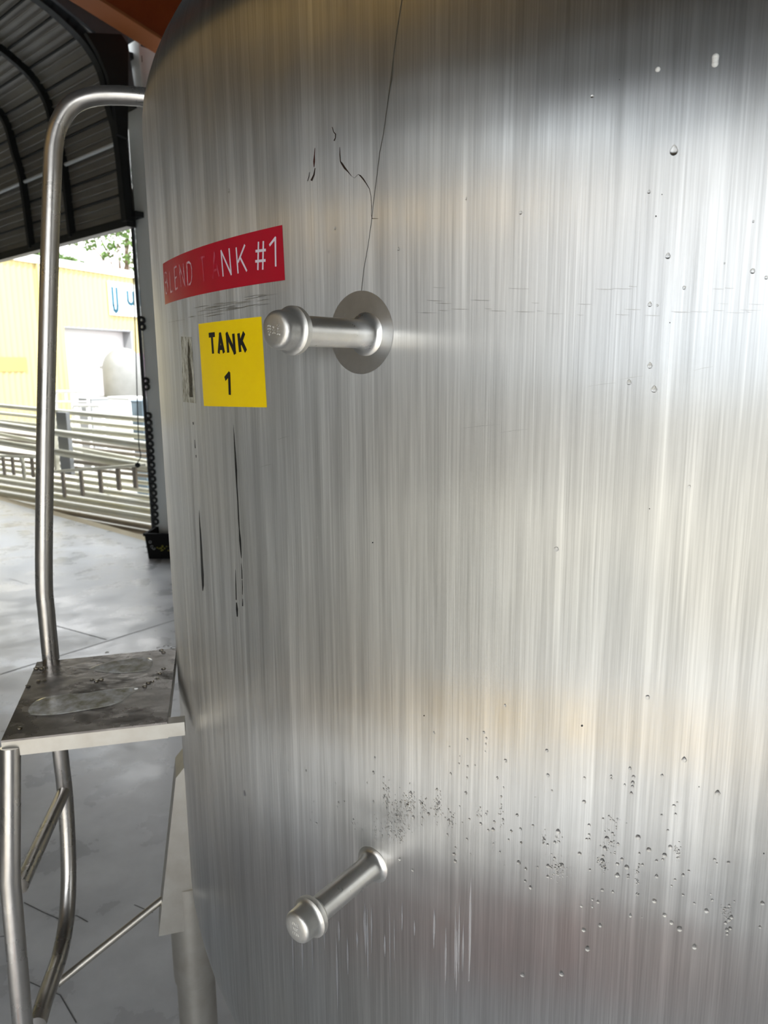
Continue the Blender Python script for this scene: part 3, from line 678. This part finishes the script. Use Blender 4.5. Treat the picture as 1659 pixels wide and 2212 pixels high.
mb.v = [tuple(np.array(v) - cb_) for v in mb.v]; o = mb.build('body', M_CRATE); o.parent = crate
mb = MB()
for a, z in ((.05, .20), (.06, .145), (.08, .125)):
    ring(mb, cq(a, -.004, z) - cb_, .014, .004, 12, X=X)
o = mb.build('vent_ring', M_GREYPLATE); o.parent = crate; o['label'] = 'pale ringed vent holes'
mb = MB(); 
for k in range(16):
    a, z = .12 + rs.rand() * .16, .10 + rs.rand() * .07; mb.box(cq(a, -.010, z) - cb_, (.007, .002, .006), X, Yc, dz)
o = mb.build('print', M_CRATEY); o.parent = crate; o['label'] = 'dull yellow printed marks'

# stainless tubes on the rack, along the slab edge
def pipe(y0, y1, D, r, m, s0=7.5, s1=17):
    p, q = onD(2, y0, D), onD(318, y1, D); sp_, sq = p[:2] @ A2, q[:2] @ A2
    za = q[2] + (p[2] - q[2]) * (s0 - sq) / (sp_ - sq); zb = q[2] + (p[2] - q[2]) * (s1 - sq) / (sp_ - sq)
    A_, B_ = W(s0, D, za), W(s1, D, zb); base = (A_ + B_) / 2
    r *= 1.14; mb = MB().tube([A_ - base, B_ - base], r, 14)
    mb.tube([A_ - base, A_ - base + (B_ - A_) * .002], r * 1.15, 14)
    o = mb.build('steel_tube', m); o.location = base; return o
GRP = 'steel tubes racked along the slab edge'
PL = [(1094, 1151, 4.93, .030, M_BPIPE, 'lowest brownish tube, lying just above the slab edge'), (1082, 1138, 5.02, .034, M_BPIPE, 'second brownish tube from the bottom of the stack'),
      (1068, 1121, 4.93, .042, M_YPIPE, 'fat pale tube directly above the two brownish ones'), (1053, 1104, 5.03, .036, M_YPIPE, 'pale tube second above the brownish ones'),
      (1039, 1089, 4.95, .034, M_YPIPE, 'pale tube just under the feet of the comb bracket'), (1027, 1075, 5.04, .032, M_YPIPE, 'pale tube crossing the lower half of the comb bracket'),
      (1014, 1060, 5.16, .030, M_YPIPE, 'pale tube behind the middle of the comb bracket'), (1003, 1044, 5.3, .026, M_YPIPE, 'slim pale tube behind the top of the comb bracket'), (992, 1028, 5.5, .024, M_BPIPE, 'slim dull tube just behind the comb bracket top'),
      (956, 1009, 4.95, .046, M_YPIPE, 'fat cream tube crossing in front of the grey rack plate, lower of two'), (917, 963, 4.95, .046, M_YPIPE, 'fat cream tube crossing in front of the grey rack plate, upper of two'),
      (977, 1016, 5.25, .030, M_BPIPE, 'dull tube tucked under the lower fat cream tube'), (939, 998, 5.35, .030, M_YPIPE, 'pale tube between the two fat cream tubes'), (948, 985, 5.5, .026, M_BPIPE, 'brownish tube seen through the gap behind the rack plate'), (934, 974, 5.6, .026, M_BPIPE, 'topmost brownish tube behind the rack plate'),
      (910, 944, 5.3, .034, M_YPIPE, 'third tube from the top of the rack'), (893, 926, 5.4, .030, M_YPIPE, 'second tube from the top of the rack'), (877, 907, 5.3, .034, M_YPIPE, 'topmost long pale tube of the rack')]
for y0, y1, D, r, m, lab in PL: tag(pipe(y0, y1, D, r, m), lab, 'tube', GRP)
def vpost(x0, x1, ya, yb, D, name, m, lab, grp=None, th=.03, cat='post'):
    p, q = onD(x0, (ya + yb) / 2, D), onD(x1, (ya + yb) / 2, D); zt, zb = onD(x0, ya, D)[2], onD(x0, yb, D)[2]
    c = (p + q) / 2; h = np.linalg.norm((q - p)[:2]) / 2; c[2] = (zt + zb) / 2
    mb = MB().box((0, 0, 0), (h, th, (zt - zb) / 2), np.append(A2, 0), np.append(B2, 0)); o = mb.build(name, m); o.location = c
    o.location.z = zb; o.data.transform(Matrix.Translation((0, 0, (zt - zb) / 2))); return tag(o, lab, cat, grp)
p_ = onD(130, 1015, 5.12); 
vpost(130, 152, 890, 1020, 5.12, 'rack_plate', M_GREYPLATE, 'wide grey upright plate holding the tube rack', cat='rack post')
for x, yb in ((118, 1010),): vpost(116, 121, 893, 1020, 5.12, 'rack_post', M_YPIPE, 'slim pale post left of the wide grey rack plate', cat='rack post')
# comb bracket: a top bar with five hanging legs
def comb(x0, y0, x1, y1, legs, D, lab):
    P, Q_ = onD(x0, y0, D), onD(x1, y1, D); r_ = thing('comb_bracket', lab, 'bracket', (P[0], P[1], 0)); off = np.array([P[0], P[1], 0])
    mb = MB().tube([P - off, Q_ - off], .022, 8); o = mb.build('top_bar', M_YPIPE); o.parent = r_
    for x, yt, yb in legs:
        a, b = onD(x, yt, D), onD(x, yb, D); b = np.array([a[0], a[1], b[2]]); mb = MB().box((a + b) / 2 - off, (.045, .012, (a[2] - b[2]) / 2), np.append(A2, 0), np.append(B2, 0)); o = mb.build('leg', M_BPIPE); o.parent = r_
comb(115, 1019, 318, 1004, [(135, 1018, 1073), (174, 1014, 1070), (215, 1010, 1064), (254, 1008, 1058), (290, 1006, 1053)], 4.83, 'pale comb-shaped bracket with five flat legs right of the handrail')
comb(0, 985, 80, 988, [(6, 986, 1025), (26, 986, 1025), (48, 987, 1030), (68, 988, 1030)], 4.83, 'comb-shaped bracket with short legs left of the handrail')
mb = MB().tube([onD(46, 990, 4.76), onD(52, 1010, 4.76), onD(54, 1036, 4.76)], [.035, .025, .02], 10)
tag(recenter(mb.build('valve_fitting', M_YPIPE)), 'short white fitting hanging left of the handrail', 'fitting')
# bits standing behind the rack
def frame(x0, y0, x1, y1, D, name, lab, nb=1, r=.03):
    P = [onD(x0, y1, D), onD(x0, y0, D), onD(x1, y0, D), onD(x1, y1, D)]; mb = MB(); P2 = [P[0], P[1] + [0, 0, -.05], P[1] + (P[2] - P[1]) * .08, P[2] - (P[2] - P[1]) * .08, P[2] + [0, 0, -.05], P[3]]
    P2[0] = np.array([*P[0][:2], -.12]); P2[-1] = np.array([*P[3][:2], -.12]); mb.tube(P2, r, 8)
    for k in range(1, nb + 1):
        a = P[1] + (P[2] - P[1]) * k / (nb + 1); mb.tube([a, (a[0], a[1], P[0][2])], r * .8, 6)
    mb.tube([P[0], P[3]], r * .8, 6); tag(recenter(mb.build(name, M_WHITE)), lab, 'frame', 'white tube frames behind the rack')
frame(157, 876, 221, 892, 6.4, 'tube_frame', 'white bent tube frame standing right behind the rack', 3)
frame(119, 846, 189, 868, 7.2, 'tube_frame', 'taller white tube frame behind, next to the handrail', 2)
def pbox(x0, y0, x1, y1, D, dep, name, m, lab, cat, z0=-.12):
    p, q = onD(x0, y0, D), onD(x1, y0, D); s0_, s1_ = sorted((p[:2] @ A2, q[:2] @ A2)); c = W((s0_ + s1_) / 2, D + dep / 2, z0)
    zt = p[2]; mb = MB(); hs = (s1_ - s0_) / 2; mb.box((0, 0, (zt - z0) / 2), (hs, dep / 2, (zt - z0) / 2), np.append(A2, 0), np.append(B2, 0))
    mb.box((0, 0, zt - z0 + .01), (hs * 1.04, dep / 2 * 1.04, .02), np.append(A2, 0), np.append(B2, 0)); o = mb.build(name, m); o.location = c
    b = o.modifiers.new('bevel', 'BEVEL'); b.width = .015; b.segments = 2; return tag(o, lab, cat)
pbox(233, 860, 278, 888, 7.4, .5, 'cabinet', M_WHITE, 'white low cabinet behind the rack, right of the dome tank', 'cabinet')
pbox(282, 868, 306, 888, 6.6, .4, 'motor_housing', mat('blue_grey', (.20, .27, .33), .5), 'blue-grey machine housing behind the rack by the dark post', 'machine')
pbox(168, 862, 196, 884, 7.9, .5, 'pump_body', M_GREYPLATE, 'dark grey pump body behind the bent tube frame', 'machine')
# wall-side vent at far left: teal edge
# --- the cream warehouse
BP, BQ = onz(0, 548, 7.0) , onz(290, 594, 7.0); bd = (BQ - BP)[:2]; bd /= np.linalg.norm(bd); bn = np.array([bd[1], -bd[0]])
def Bw(al, out, z): return np.array([BP[0] + bd[0] * al + bn[0] * out, BP[1] + bd[1] * al + bn[1] * out, z])
wh = thing('warehouse', 'cream yellow corrugated warehouse with white roof edge across the yard', 'building', Bw(3, 0, -.12)); OW = Bw(3, 0, -.12)
def wpart(mb, name, m, label=None, parent=wh):
    mb.v = [tuple(np.array(v) - OW) for v in mb.v]; o = mb.build(name, m); o.parent = parent
    if label: o['label'] = label
    return o
def bbox(a0, a1, o0, o1, z0, z1, mb=None):
    mb = mb or MB(); return mb.hexa([Bw(a, o, z) for z in (z0, z1) for a, o in ((a0, o0), (a1, o0), (a1, o1), (a0, o1))])
def corr(a0, a1, z0, z1, mb):
    k = int((a1 - a0) / .075); vs = []
    for i in range(k + 1):
        a = a0 + (a1 - a0) * i / k; ph = i % 4; o_ = (.0, .045, .045, .0)[ph]
        vs += [Bw(a, o_, z0), Bw(a, o_, z1)]
    mb.add(vs, [(2 * i, 2 * i + 2, 2 * i + 3, 2 * i + 1) for i in range(k)])
    bbox(a0, a1, -.2, -.02, z0, z1, mb)
mb = MB(); corr(-25, 3.05, -.12, 6.85, mb); corr(7.5, 30, -.12, 6.85, mb); corr(3.05, 7.5, 4.18, 6.85, mb); wpart(mb, 'wall', M_CREAM)
wpart(bbox(-25, 30, -.25, .15, 6.82, 7.05), 'fascia', M_WHITE, 'white roof edge')
wpart(bbox(-25, 30, -10, .2, 7.05, 7.15), 'roof', M_WHITE)
wpart(bbox(3.05, 7.5, -.6, -.5, -.12, 4.18), 'roller_door', M_DOOR, 'pale grey roller door')
dfm = bbox(3.05, 7.5, -.5, .03, 4.12, 4.2); bbox(7.42, 7.55, -.5, .03, -.12, 4.2, dfm); wpart(dfm, 'door_frame', M_GREYPLATE)
wpart(bbox(1.72, 1.84, .05, .16, -.12, 6.85), 'downpipe', M_CREAM)
wpart(bbox(-.7, .75, .05, .07, 2.15, 2.75), 'patch', M_TAN, 'darker tan patch low on the wall')
sg = wpart(bbox(6.0, 9.6, .06, .14, 4.88, 6.5), 'sign', M_WHITE, 'white sign board with blue letters')
def blet(ch_, x0, x1, yt, yb, tw, mb):
    p0n = Bw(0, .15, 0); n3 = np.append(bn, 0)
    a, b, c = (onPlane(x, y, p0n, n3) for x, y in ((x0, yb), (x1, yb), (x0, yt))); c = np.array([a[0], a[1], c[2]]); b = np.array([b[0], b[1], a[2]])
    for line in G[ch_][1]:
        P = [a + (b - a) * u + (c - a) * v for u, v in line]
        for p, q in zip(P, P[1:]):
            t = (q - p) / np.linalg.norm(q - p); Y = np.cross(t, n3); mb.box((p + q) / 2, (np.linalg.norm(q - p) / 2 + tw * .3, tw / 2, .012), t, Y, n3)
mb = MB(); blet('U', 246, 255, 622, 672, .15, mb); blet('U', 277, 289, 630, 656, .15, mb); blet('I', 296, 304, 630, 654, .35, mb); wpart(mb, 'lettering', M_SIGNBLUE, 'thin blue letters', parent=sg)
# domed tank before the roller door
tb = Bw(4.35, 2.2, -.12); pr0 = onDist(202, 751, math.hypot(tb[0], tb[1])); ht = pr0[2] + .12; rd = .95
ft_ = thing('domed_tank', 'grey steel tank with domed top in front of the pale roller door', 'tank', tb)
mb = MB(); mb.lathe((0, 0, 0), (0, 0, 1), [(.001, 0), (rd, 0), (rd, ht - .95)] + [(rd * math.cos(t), ht - .95 + .95 * math.sin(t)) for t in np.linspace(0, math.pi / 2 - .001, 14)[1:]], 40)
o = mb.build('body', M_TANKFAR); o.parent = ft_
mb = MB(); sdv = np.array([-cr[0], -cr[1], 0]); 
mb.tube([sdv * (rd + .02) + [0, 0, z] for z in (.3, ht - .9)], .05, 8); mb.box(sdv * (rd + .05) + [0, 0, ht - .9], (.1, .1, .06)); mb.box(sdv * (rd - .05) + [-.1, -.3, 1.0], (.12, .12, .12))
o = mb.build('side_pipe', M_TANKFAR); o.parent = ft_
mb = bbox(5.9, 8.9, .9, .95, .2, 3.0); tag(recenter(mb.build('pink_sheet', M_PINK)), 'pink plastic sheet hanging right of the domed tank', 'sheet')
mb = bbox(5.4, 6.2, 1.6, 1.8, 2.65, 2.85); bbox(5.75, 5.85, 1.65, 1.75, -.12, 2.65, mb); tag(recenter(mb.build('magenta_board', M_MAGENTA)), 'small magenta board beside the domed tank top', 'board')

# --- trees behind the warehouse
def tree(px, dist, blobs, lab, m, leaf=.16, n=1500, dens=1.0):
    c = onDist(*px, dist); base = np.array([c[0], c[1], -.12]); r_ = thing('tree', lab, 'tree', base, 'trees beyond the warehouse')
    mb = MB(); k = dist / 1600.; Xr = np.array([cr[0], cr[1], 0]); Yr = np.array([-Xr[1], Xr[0], 0])
    tk = MB().tube([(0, 0, 0), (0.1, 0, c[2] * .5), tuple(np.array([0, 0, c[2]]))], [.3, .2, .08], 8)
    for bx, by, br_ in blobs:
        b0 = Xr * (bx - px[0]) * k + dz * (onDist(bx, by, dist)[2] + .12)
        tk.tube([(0, 0, c[2] * .6), tuple(b0 * .5 + np.array([0, 0, c[2]]) * .5), tuple(b0)], [.09, .05, .02], 5)
        for _ in range(int(n * dens * (br_ / 30) ** 2)):
            v = rs.normal(size=3); v /= np.linalg.norm(v); v *= rs.rand() ** .45 * br_ * k; v[2] *= .75
            p = b0 + v[0] * Xr + v[1] * Yr + v[2] * dz; a = rs.normal(size=3); a /= np.linalg.norm(a); b = np.cross(a, rs.normal(size=3)); b /= np.linalg.norm(b)
            l = leaf * rs.uniform(.6, 1.3); mb.add([p - a * l, p - b * l * .5, p + a * l, p + b * l * .5], [(0, 1, 2, 3)])
    o = mb.build('foliage', m); o.parent = r_; o = tk.build('trunk', M_BARK); o.parent = r_
tree((68, 560), 58, [(60, 556, 22), (75, 548, 16), (48, 548, 13), (90, 560, 18), (70, 575, 20)], 'low rounded green tree showing above the warehouse left of the handrail', M_LEAF, .2, 420)
tree((150, 565), 60, [(135, 563, 20), (152, 568, 16), (170, 574, 12), (125, 575, 20)], 'low green tree showing above the warehouse right of the handrail', M_LEAF2, .2, 420)
tree((5, 552), 60, [(0, 553, 10), (12, 556, 8)], 'small green treetop at the far left above the warehouse', M_LEAF2, .18, 420)
tree((262, 600), 64, [(175, 522, 9), (190, 500, 14), (205, 525, 17), (225, 505, 17), (245, 532, 20), (262, 500, 22), (285, 520, 22), (235, 552, 13), (275, 560, 16), (300, 490, 25), (300, 545, 20), (285, 470, 25), (255, 470, 20), (292, 585, 10), (300, 430, 25), (298, 380, 22), (270, 588, 6), (245, 588, 5)],
     'tall airy light green tree spreading behind the thin post', M_LEAF, .2, 190)

# ================================================================== behind the photographer: out of view, placed for their reflections in the tank
struct(MB().sbox(-1.0, 1.9, -2.70, -2.38, 0, .004).build('trim_9', M_YGUARD))     # painted threshold line
ob = thing('added_sky_blocker', 'added unseen pale building that dims the sky mirrored in the tank', 'building', W(4, -15, -.12)); OO = np.array(W(4, -15, -.12))  # unseen block, added to dim the sky that the tank mirrors
def opart(mb, name, m):
    mb.v = [tuple(np.array(v) - OO) for v in mb.v]; o = mb.build(name, m); o.parent = ob
opart(MB().sbox(-6.8, 4.5, -22, -15, -.12, 6.6), 'wall', M_SKY_BLOCKER)
opart(MB().sbox(-7.0, 4.7, -22.2, -14.8, 6.6, 6.75), 'roof', M_WHITE)
for k in range(2): opart(MB().sbox(-5.5 + k * 4.2, -3.6 + k * 4.2, -15.02, -14.95, 1.0, 2.4), 'window', M_GREYPLATE)
tag(recenter(MB().sbox(-.5, 1.0, -1.0, -.55, 0, .012).build('added_red_patch', M_RED_PATCH)), 'added unseen dull red slab that tints the reflection low on the tank', 'mat')  # invented slab, put here only to redden the tank's lower reflection

# ================================================================== WATER DROPLETS on the wall
def drop_mesh(kind):
    mb = MB(); n = 12; vs = []; prof = [(1.0, 0), (.97, .25), (.8, .5), (.5, .68), (.2, .76), (.001, .78)]
    for r, h in prof:
        for k in range(n):
            a = 2 * math.pi * k / n; x, y = math.cos(a) * r, math.sin(a) * r * (1.25 if math.sin(a) > 0 and kind else 1.05)
            if kind and math.sin(a) > 0: x *= 1 - .45 * math.sin(a)
            hh = h * (1 + (.25 if math.sin(a) < 0 else 0) * r); vs.append((x, y, hh))
    mb.add(vs, [(i * n + k, i * n + (k + 1) % n, (i + 1) * n + (k + 1) % n, (i + 1) * n + k) for i in range(5) for k in range(n)], True)
    mb.add([vs[k] for k in range(n)], [tuple(range(n))]); return mb
d0 = drop_mesh(0).build('water_droplet', M_WATER); d1 = drop_mesh(1).build('water_droplet', M_WATER)
X2 = lambda x, y: (620 + x / 3.19, 1560 + y / 3.19); X3 = lambda x, y: (1100 + x / 2.968, 1560 + y / 2.968); XC = lambda x, y: (1100 + x / 2.968, y / 2.968)
DR = []
for x, y, r in [(595, 348, 11), (853, 492, 14), (870, 655, 12), (975, 632, 11), (1035, 608, 10), (1048, 555, 10), (1127, 355, 9), (1115, 680, 12), (1105, 775, 8), (1152, 910, 11), (1160, 958, 11), (1162, 865, 8), (866, 1018, 10), (778, 944, 11),
                (1240, 805, 8), (1335, 700, 10), (1420, 740, 12), (1387, 745, 8), (1428, 686, 9), (1505, 265, 11), (1449, 384, 9), (1357, 70, 9), (1373, 110, 8), (1242, 118, 8), (1012, 72, 8), (787, 58, 6), (1596, 967, 13), (1644, 1011, 9), (1642, 1095, 9),
                (1587, 640, 9), (1547, 750, 8), (1610, 736, 8), (1613, 831, 8), (1468, 895, 7), (1232, 487, 10), (1240, 384, 7), (1296, 297, 6), (1185, 285, 6), (1245, 304, 7), (1190, 235, 5), (1367, 203, 6), (1370, 150, 7), (1120, 168, 6), (1492, 450, 6), (1476, 512, 7),
                (596, 548, 9), (605, 245, 8), (783, 552, 9), (783, 748, 9), (790, 795, 7), (699, 456, 8), (665, 460, 8), (686, 518, 6), (663, 520, 7), (610, 808, 10), (521, 744, 9), (355, 555, 8), (345, 583, 7), (185, 547, 7), (162, 678, 7), (204, 697, 9), (172, 623, 6), (335, 420, 6), (338, 470, 5),
                (132, 333, 7), (10, 330, 6), (301, 154, 4), (552, 418, 6), (396, 547, 6), (443, 218, 4), (933, 658, 8), (928, 709, 6), (1208, 692, 6), (1257, 668, 7), (1265, 908, 6), (1190, 580, 6), (1372, 632, 8), (1380, 615, 6), (1476, 596, 6), (1488, 668, 7), (1527, 810, 7), (1423, 836, 6), (1458, 1108, 6), (1498, 988, 5), (1125, 622, 7), (665, 378, 6), (1033, 465, 9)]:
    DR.append((*X2(x, y), r / 3.19))
for x, y, r in [(241, 182, 10), (248, 340, 10), (1122, 240, 14), (1336, 454, 15), (774, 296, 9), (797, 350, 10), (792, 388, 11), (790, 412, 9), (782, 456, 10), (980, 342, 9), (654, 345, 8), (655, 362, 7), (740, 402, 7), (480, 510, 11), (482, 357, 8), (50, 595, 9), (152, 663, 8), (313, 701, 14), (512, 660, 9),
                (512, 722, 8), (497, 750, 8), (514, 750, 7), (626, 745, 13), (826, 738, 14), (613, 808, 13), (597, 888, 13), (602, 858, 8), (697, 780, 8), (654, 770, 8), (895, 818, 13), (996, 853, 13), (1032, 800, 11), (944, 888, 8), (984, 880, 7), (753, 930, 13), (723, 879, 9), (694, 909, 10), (694, 982, 14), (764, 982, 8), (764, 996, 7),
                (945, 988, 10), (1115, 980, 9), (1064, 1010, 7), (1152, 954, 7), (1056, 536, 10), (1066, 590, 8), (977, 596, 7), (1077, 514, 5), (1017, 693, 7), (451, 843, 11), (291, 770, 9), (291, 872, 8), (248, 922, 11), (338, 913, 10), (246, 785, 8), (60, 900, 12), (106, 938, 8), (137, 1060, 11), (183, 930, 6), (104, 1019, 7), (248, 990, 9), (76, 772, 7),
                (518, 947, 7), (597, 1076, 9), (665, 1087, 8), (930, 1146, 13), (534, 1137, 7), (571, 1152, 9), (463, 1178, 9), (533, 1183, 7), (996, 1236, 11), (1040, 1284, 11), (1092, 1325, 14), (777, 1240, 9), (583, 1303, 11), (478, 1332, 12), (502, 1452, 14), (1188, 1440, 13), (852, 1250, 5), (1114, 1107, 7), (1042, 1050, 6), (1187, 1161, 7), (1264, 1209, 13),
                (1302, 1140, 7), (1292, 1102, 6), (1317, 880, 8), (1331, 904, 6), (1406, 900, 9), (1424, 1250, 11), (1410, 1266, 9), (1386, 1286, 9), (1396, 1332, 10), (1416, 1322, 9), (1397, 1357, 8), (1410, 1175, 7), (1384, 1192, 7), (1623, 1160, 11), (1607, 1313, 8), (86, 1619, 13), (336, 1613, 14), (855, 914, 8), (833, 911, 6), (834, 842, 7), (662, 712, 8), (640, 694, 5), (640, 603, 7), (602, 619, 7), (274, 440, 6), (167, 482, 4), (13, 698, 8), (72, 683, 8)]:
    DR.append((*X3(x, y), r / 2.968))
for x, y, r in [(1056, 966, 22), (1018, 1642, 15), (1122, 1845, 10), (902, 1952, 12), (950, 1958, 7), (896, 1230, 9), (73, 1364, 10), (1561, 1738, 13), (1647, 1780, 10), (532, 617, 9), (1565, 1420, 6), (1380, 1688, 5)]:
    DR.append((*XC(x, y), r / 2.968))
DR += [(724, 493, 3), (710, 544, 3), (861, 538, 3.2), (669, 605, 2.6), (672, 786, 3), (730, 755, 4), (747, 681, 4), (1202, 1186, 5), (1359, 826, 5), (1413, 841, 6), (1404, 790, 5), (495, 412, 4), (1489, 1051, 3), (1007, 429, 2.5), (1399, 1506, 4), (1091, 1524, 3), (741, 1458, 3), (639, 1169, 3), (686, 1160, 3), (678, 1176, 3), (690, 1140, 2.6), (696, 1158, 2.2), (455, 1650, 2), (688, 1125, 2)]
first = {0: True, 1: True}
def put_drop(x, y, rp):
    k = 0 if rs.rand() < .55 else 1; src = (d0, d1)[k]
    if first[k]: o = src; first[k] = False
    else: o = src.copy(); COL.objects.link(o)
    p = oncyl(x, y); nrm = Vector((p[0] - TC[0], p[1] - TC[1], 0)).normalized(); dist = np.linalg.norm(p - [0, 0, EYE]); r = rp * dist / F
    Yv = Vector((0, 0, 1)); Xv = Yv.cross(nrm); m = Matrix((Xv, Yv, nrm)).transposed().to_4x4()
    m = Matrix.Translation(Vector(p) - nrm * .0002) @ m @ Matrix.Diagonal((r, r * rs.uniform(.95, 1.15), r * .85, 1)); o.matrix_world = m
    reg = ('high on the tank near the right edge' if y < 400 and x > 1000 else 'around the red and yellow stickers' if x < 900 and y < 1000 else 'right of the upper nozzle near mid height' if y < 1300
           else 'below the yellow reflection and left of centre' if y < 1640 and x < 1100 else 'low on the tank near the right edge' if x > 1400
           else 'scattered between lower nozzle and right edge' if x > 1060 else 'just above and right of the lower nozzle' if x > 800 else 'left of and above the lower nozzle')
    tag(o, 'small clear water droplet ' + reg, 'water droplet', 'water droplets ' + reg)
for x, y, r in DR[:290]: put_drop(x, y, r)
# two opaque white blobs high on the right
for x, y, r, lab in ((1545, 133, 8, 'larger white foam blob high on the tank at the right'), (1421, 150, 5, 'smaller round white blob left of the larger one')):
    mb = MB(); p = oncyl(x, y); nrm = np.array([p[0] - TC[0], p[1] - TC[1], 0]) / TR; r_ = r * np.linalg.norm(p - [0, 0, EYE]) / F
    for k in range(4 if r > 6 else 1):
        c = p + [0, 0, (k - 1) * r_ * .45 if r > 6 else 0]; q = r_ * (.75 if r > 6 else 1) * rs.uniform(.85, 1.05); mb.lathe(c - nrm * q * .2, nrm, [(q * math.cos(t), q * math.sin(t)) for t in np.linspace(-.3, 1.56, 7)], 12)
    tag(recenter(mb.build('foam_blob', M_WHITE)), lab, 'foam blob')
# fine condensation: clusters nobody could count
fine = MB(); base = drop_mesh(0)
def fine_drop(x, y, rp):
    p = oncyl(x, y); n = np.array([p[0] - TC[0], p[1] - TC[1], 0]) / TR; Xv = np.cross(dz, n); r = rp * np.linalg.norm(p - [0, 0, EYE]) / F
    fine.add([p + Xv * v[0] * r + dz * v[1] * r + n * v[2] * r * .85 for v in base.v], base.f, True)
for cx_, cy_, sx, sy, n_, f in [(690, 540, 25, 90, 46, X2), (765, 620, 30, 110, 70, X2), (830, 580, 32, 95, 90, X2), (870, 560, 18, 60, 26, X2), (935, 570, 22, 50, 34, X2), (1035, 570, 30, 100, 56, X2), (770, 750, 60, 90, 70, X2), (700, 700, 25, 120, 40, X2), (1130, 660, 25, 60, 20, X2), (1320, 620, 25, 40, 16, X2), (455, 690, 20, 40, 12, X2), (610, 700, 12, 90, 14, X2), (650, 770, 14, 60, 12, X2), (1480, 640, 14, 70, 16, X2),
                              (310, 945, 40, 60, 90, X3), (222, 745, 14, 45, 22, X3), (310, 745, 25, 30, 18, X3), (605, 920, 30, 35, 30, X3), (650, 780, 45, 60, 30, X3), (820, 945, 18, 30, 18, X3), (818, 1022, 14, 12, 12, X3), (822, 1105, 14, 14, 9, X3), (1078, 830, 20, 55, 34, X3), (1400, 1220, 30, 60, 20, X3), (570, 885, 10, 25, 12, X3), (680, 640, 50, 40, 14, X3)]:
    for _ in range(n_):
        x, y = f(cx_ + rs.normal() * sx * .55, cy_ + rs.normal() * sy * .55); fine_drop(x, y, rs.uniform(.7, 1.7))
tag(recenter(fine.build('condensation', M_WATER)), 'fine mist of tiny droplets above the lower nozzle', 'condensation', kind='stuff')
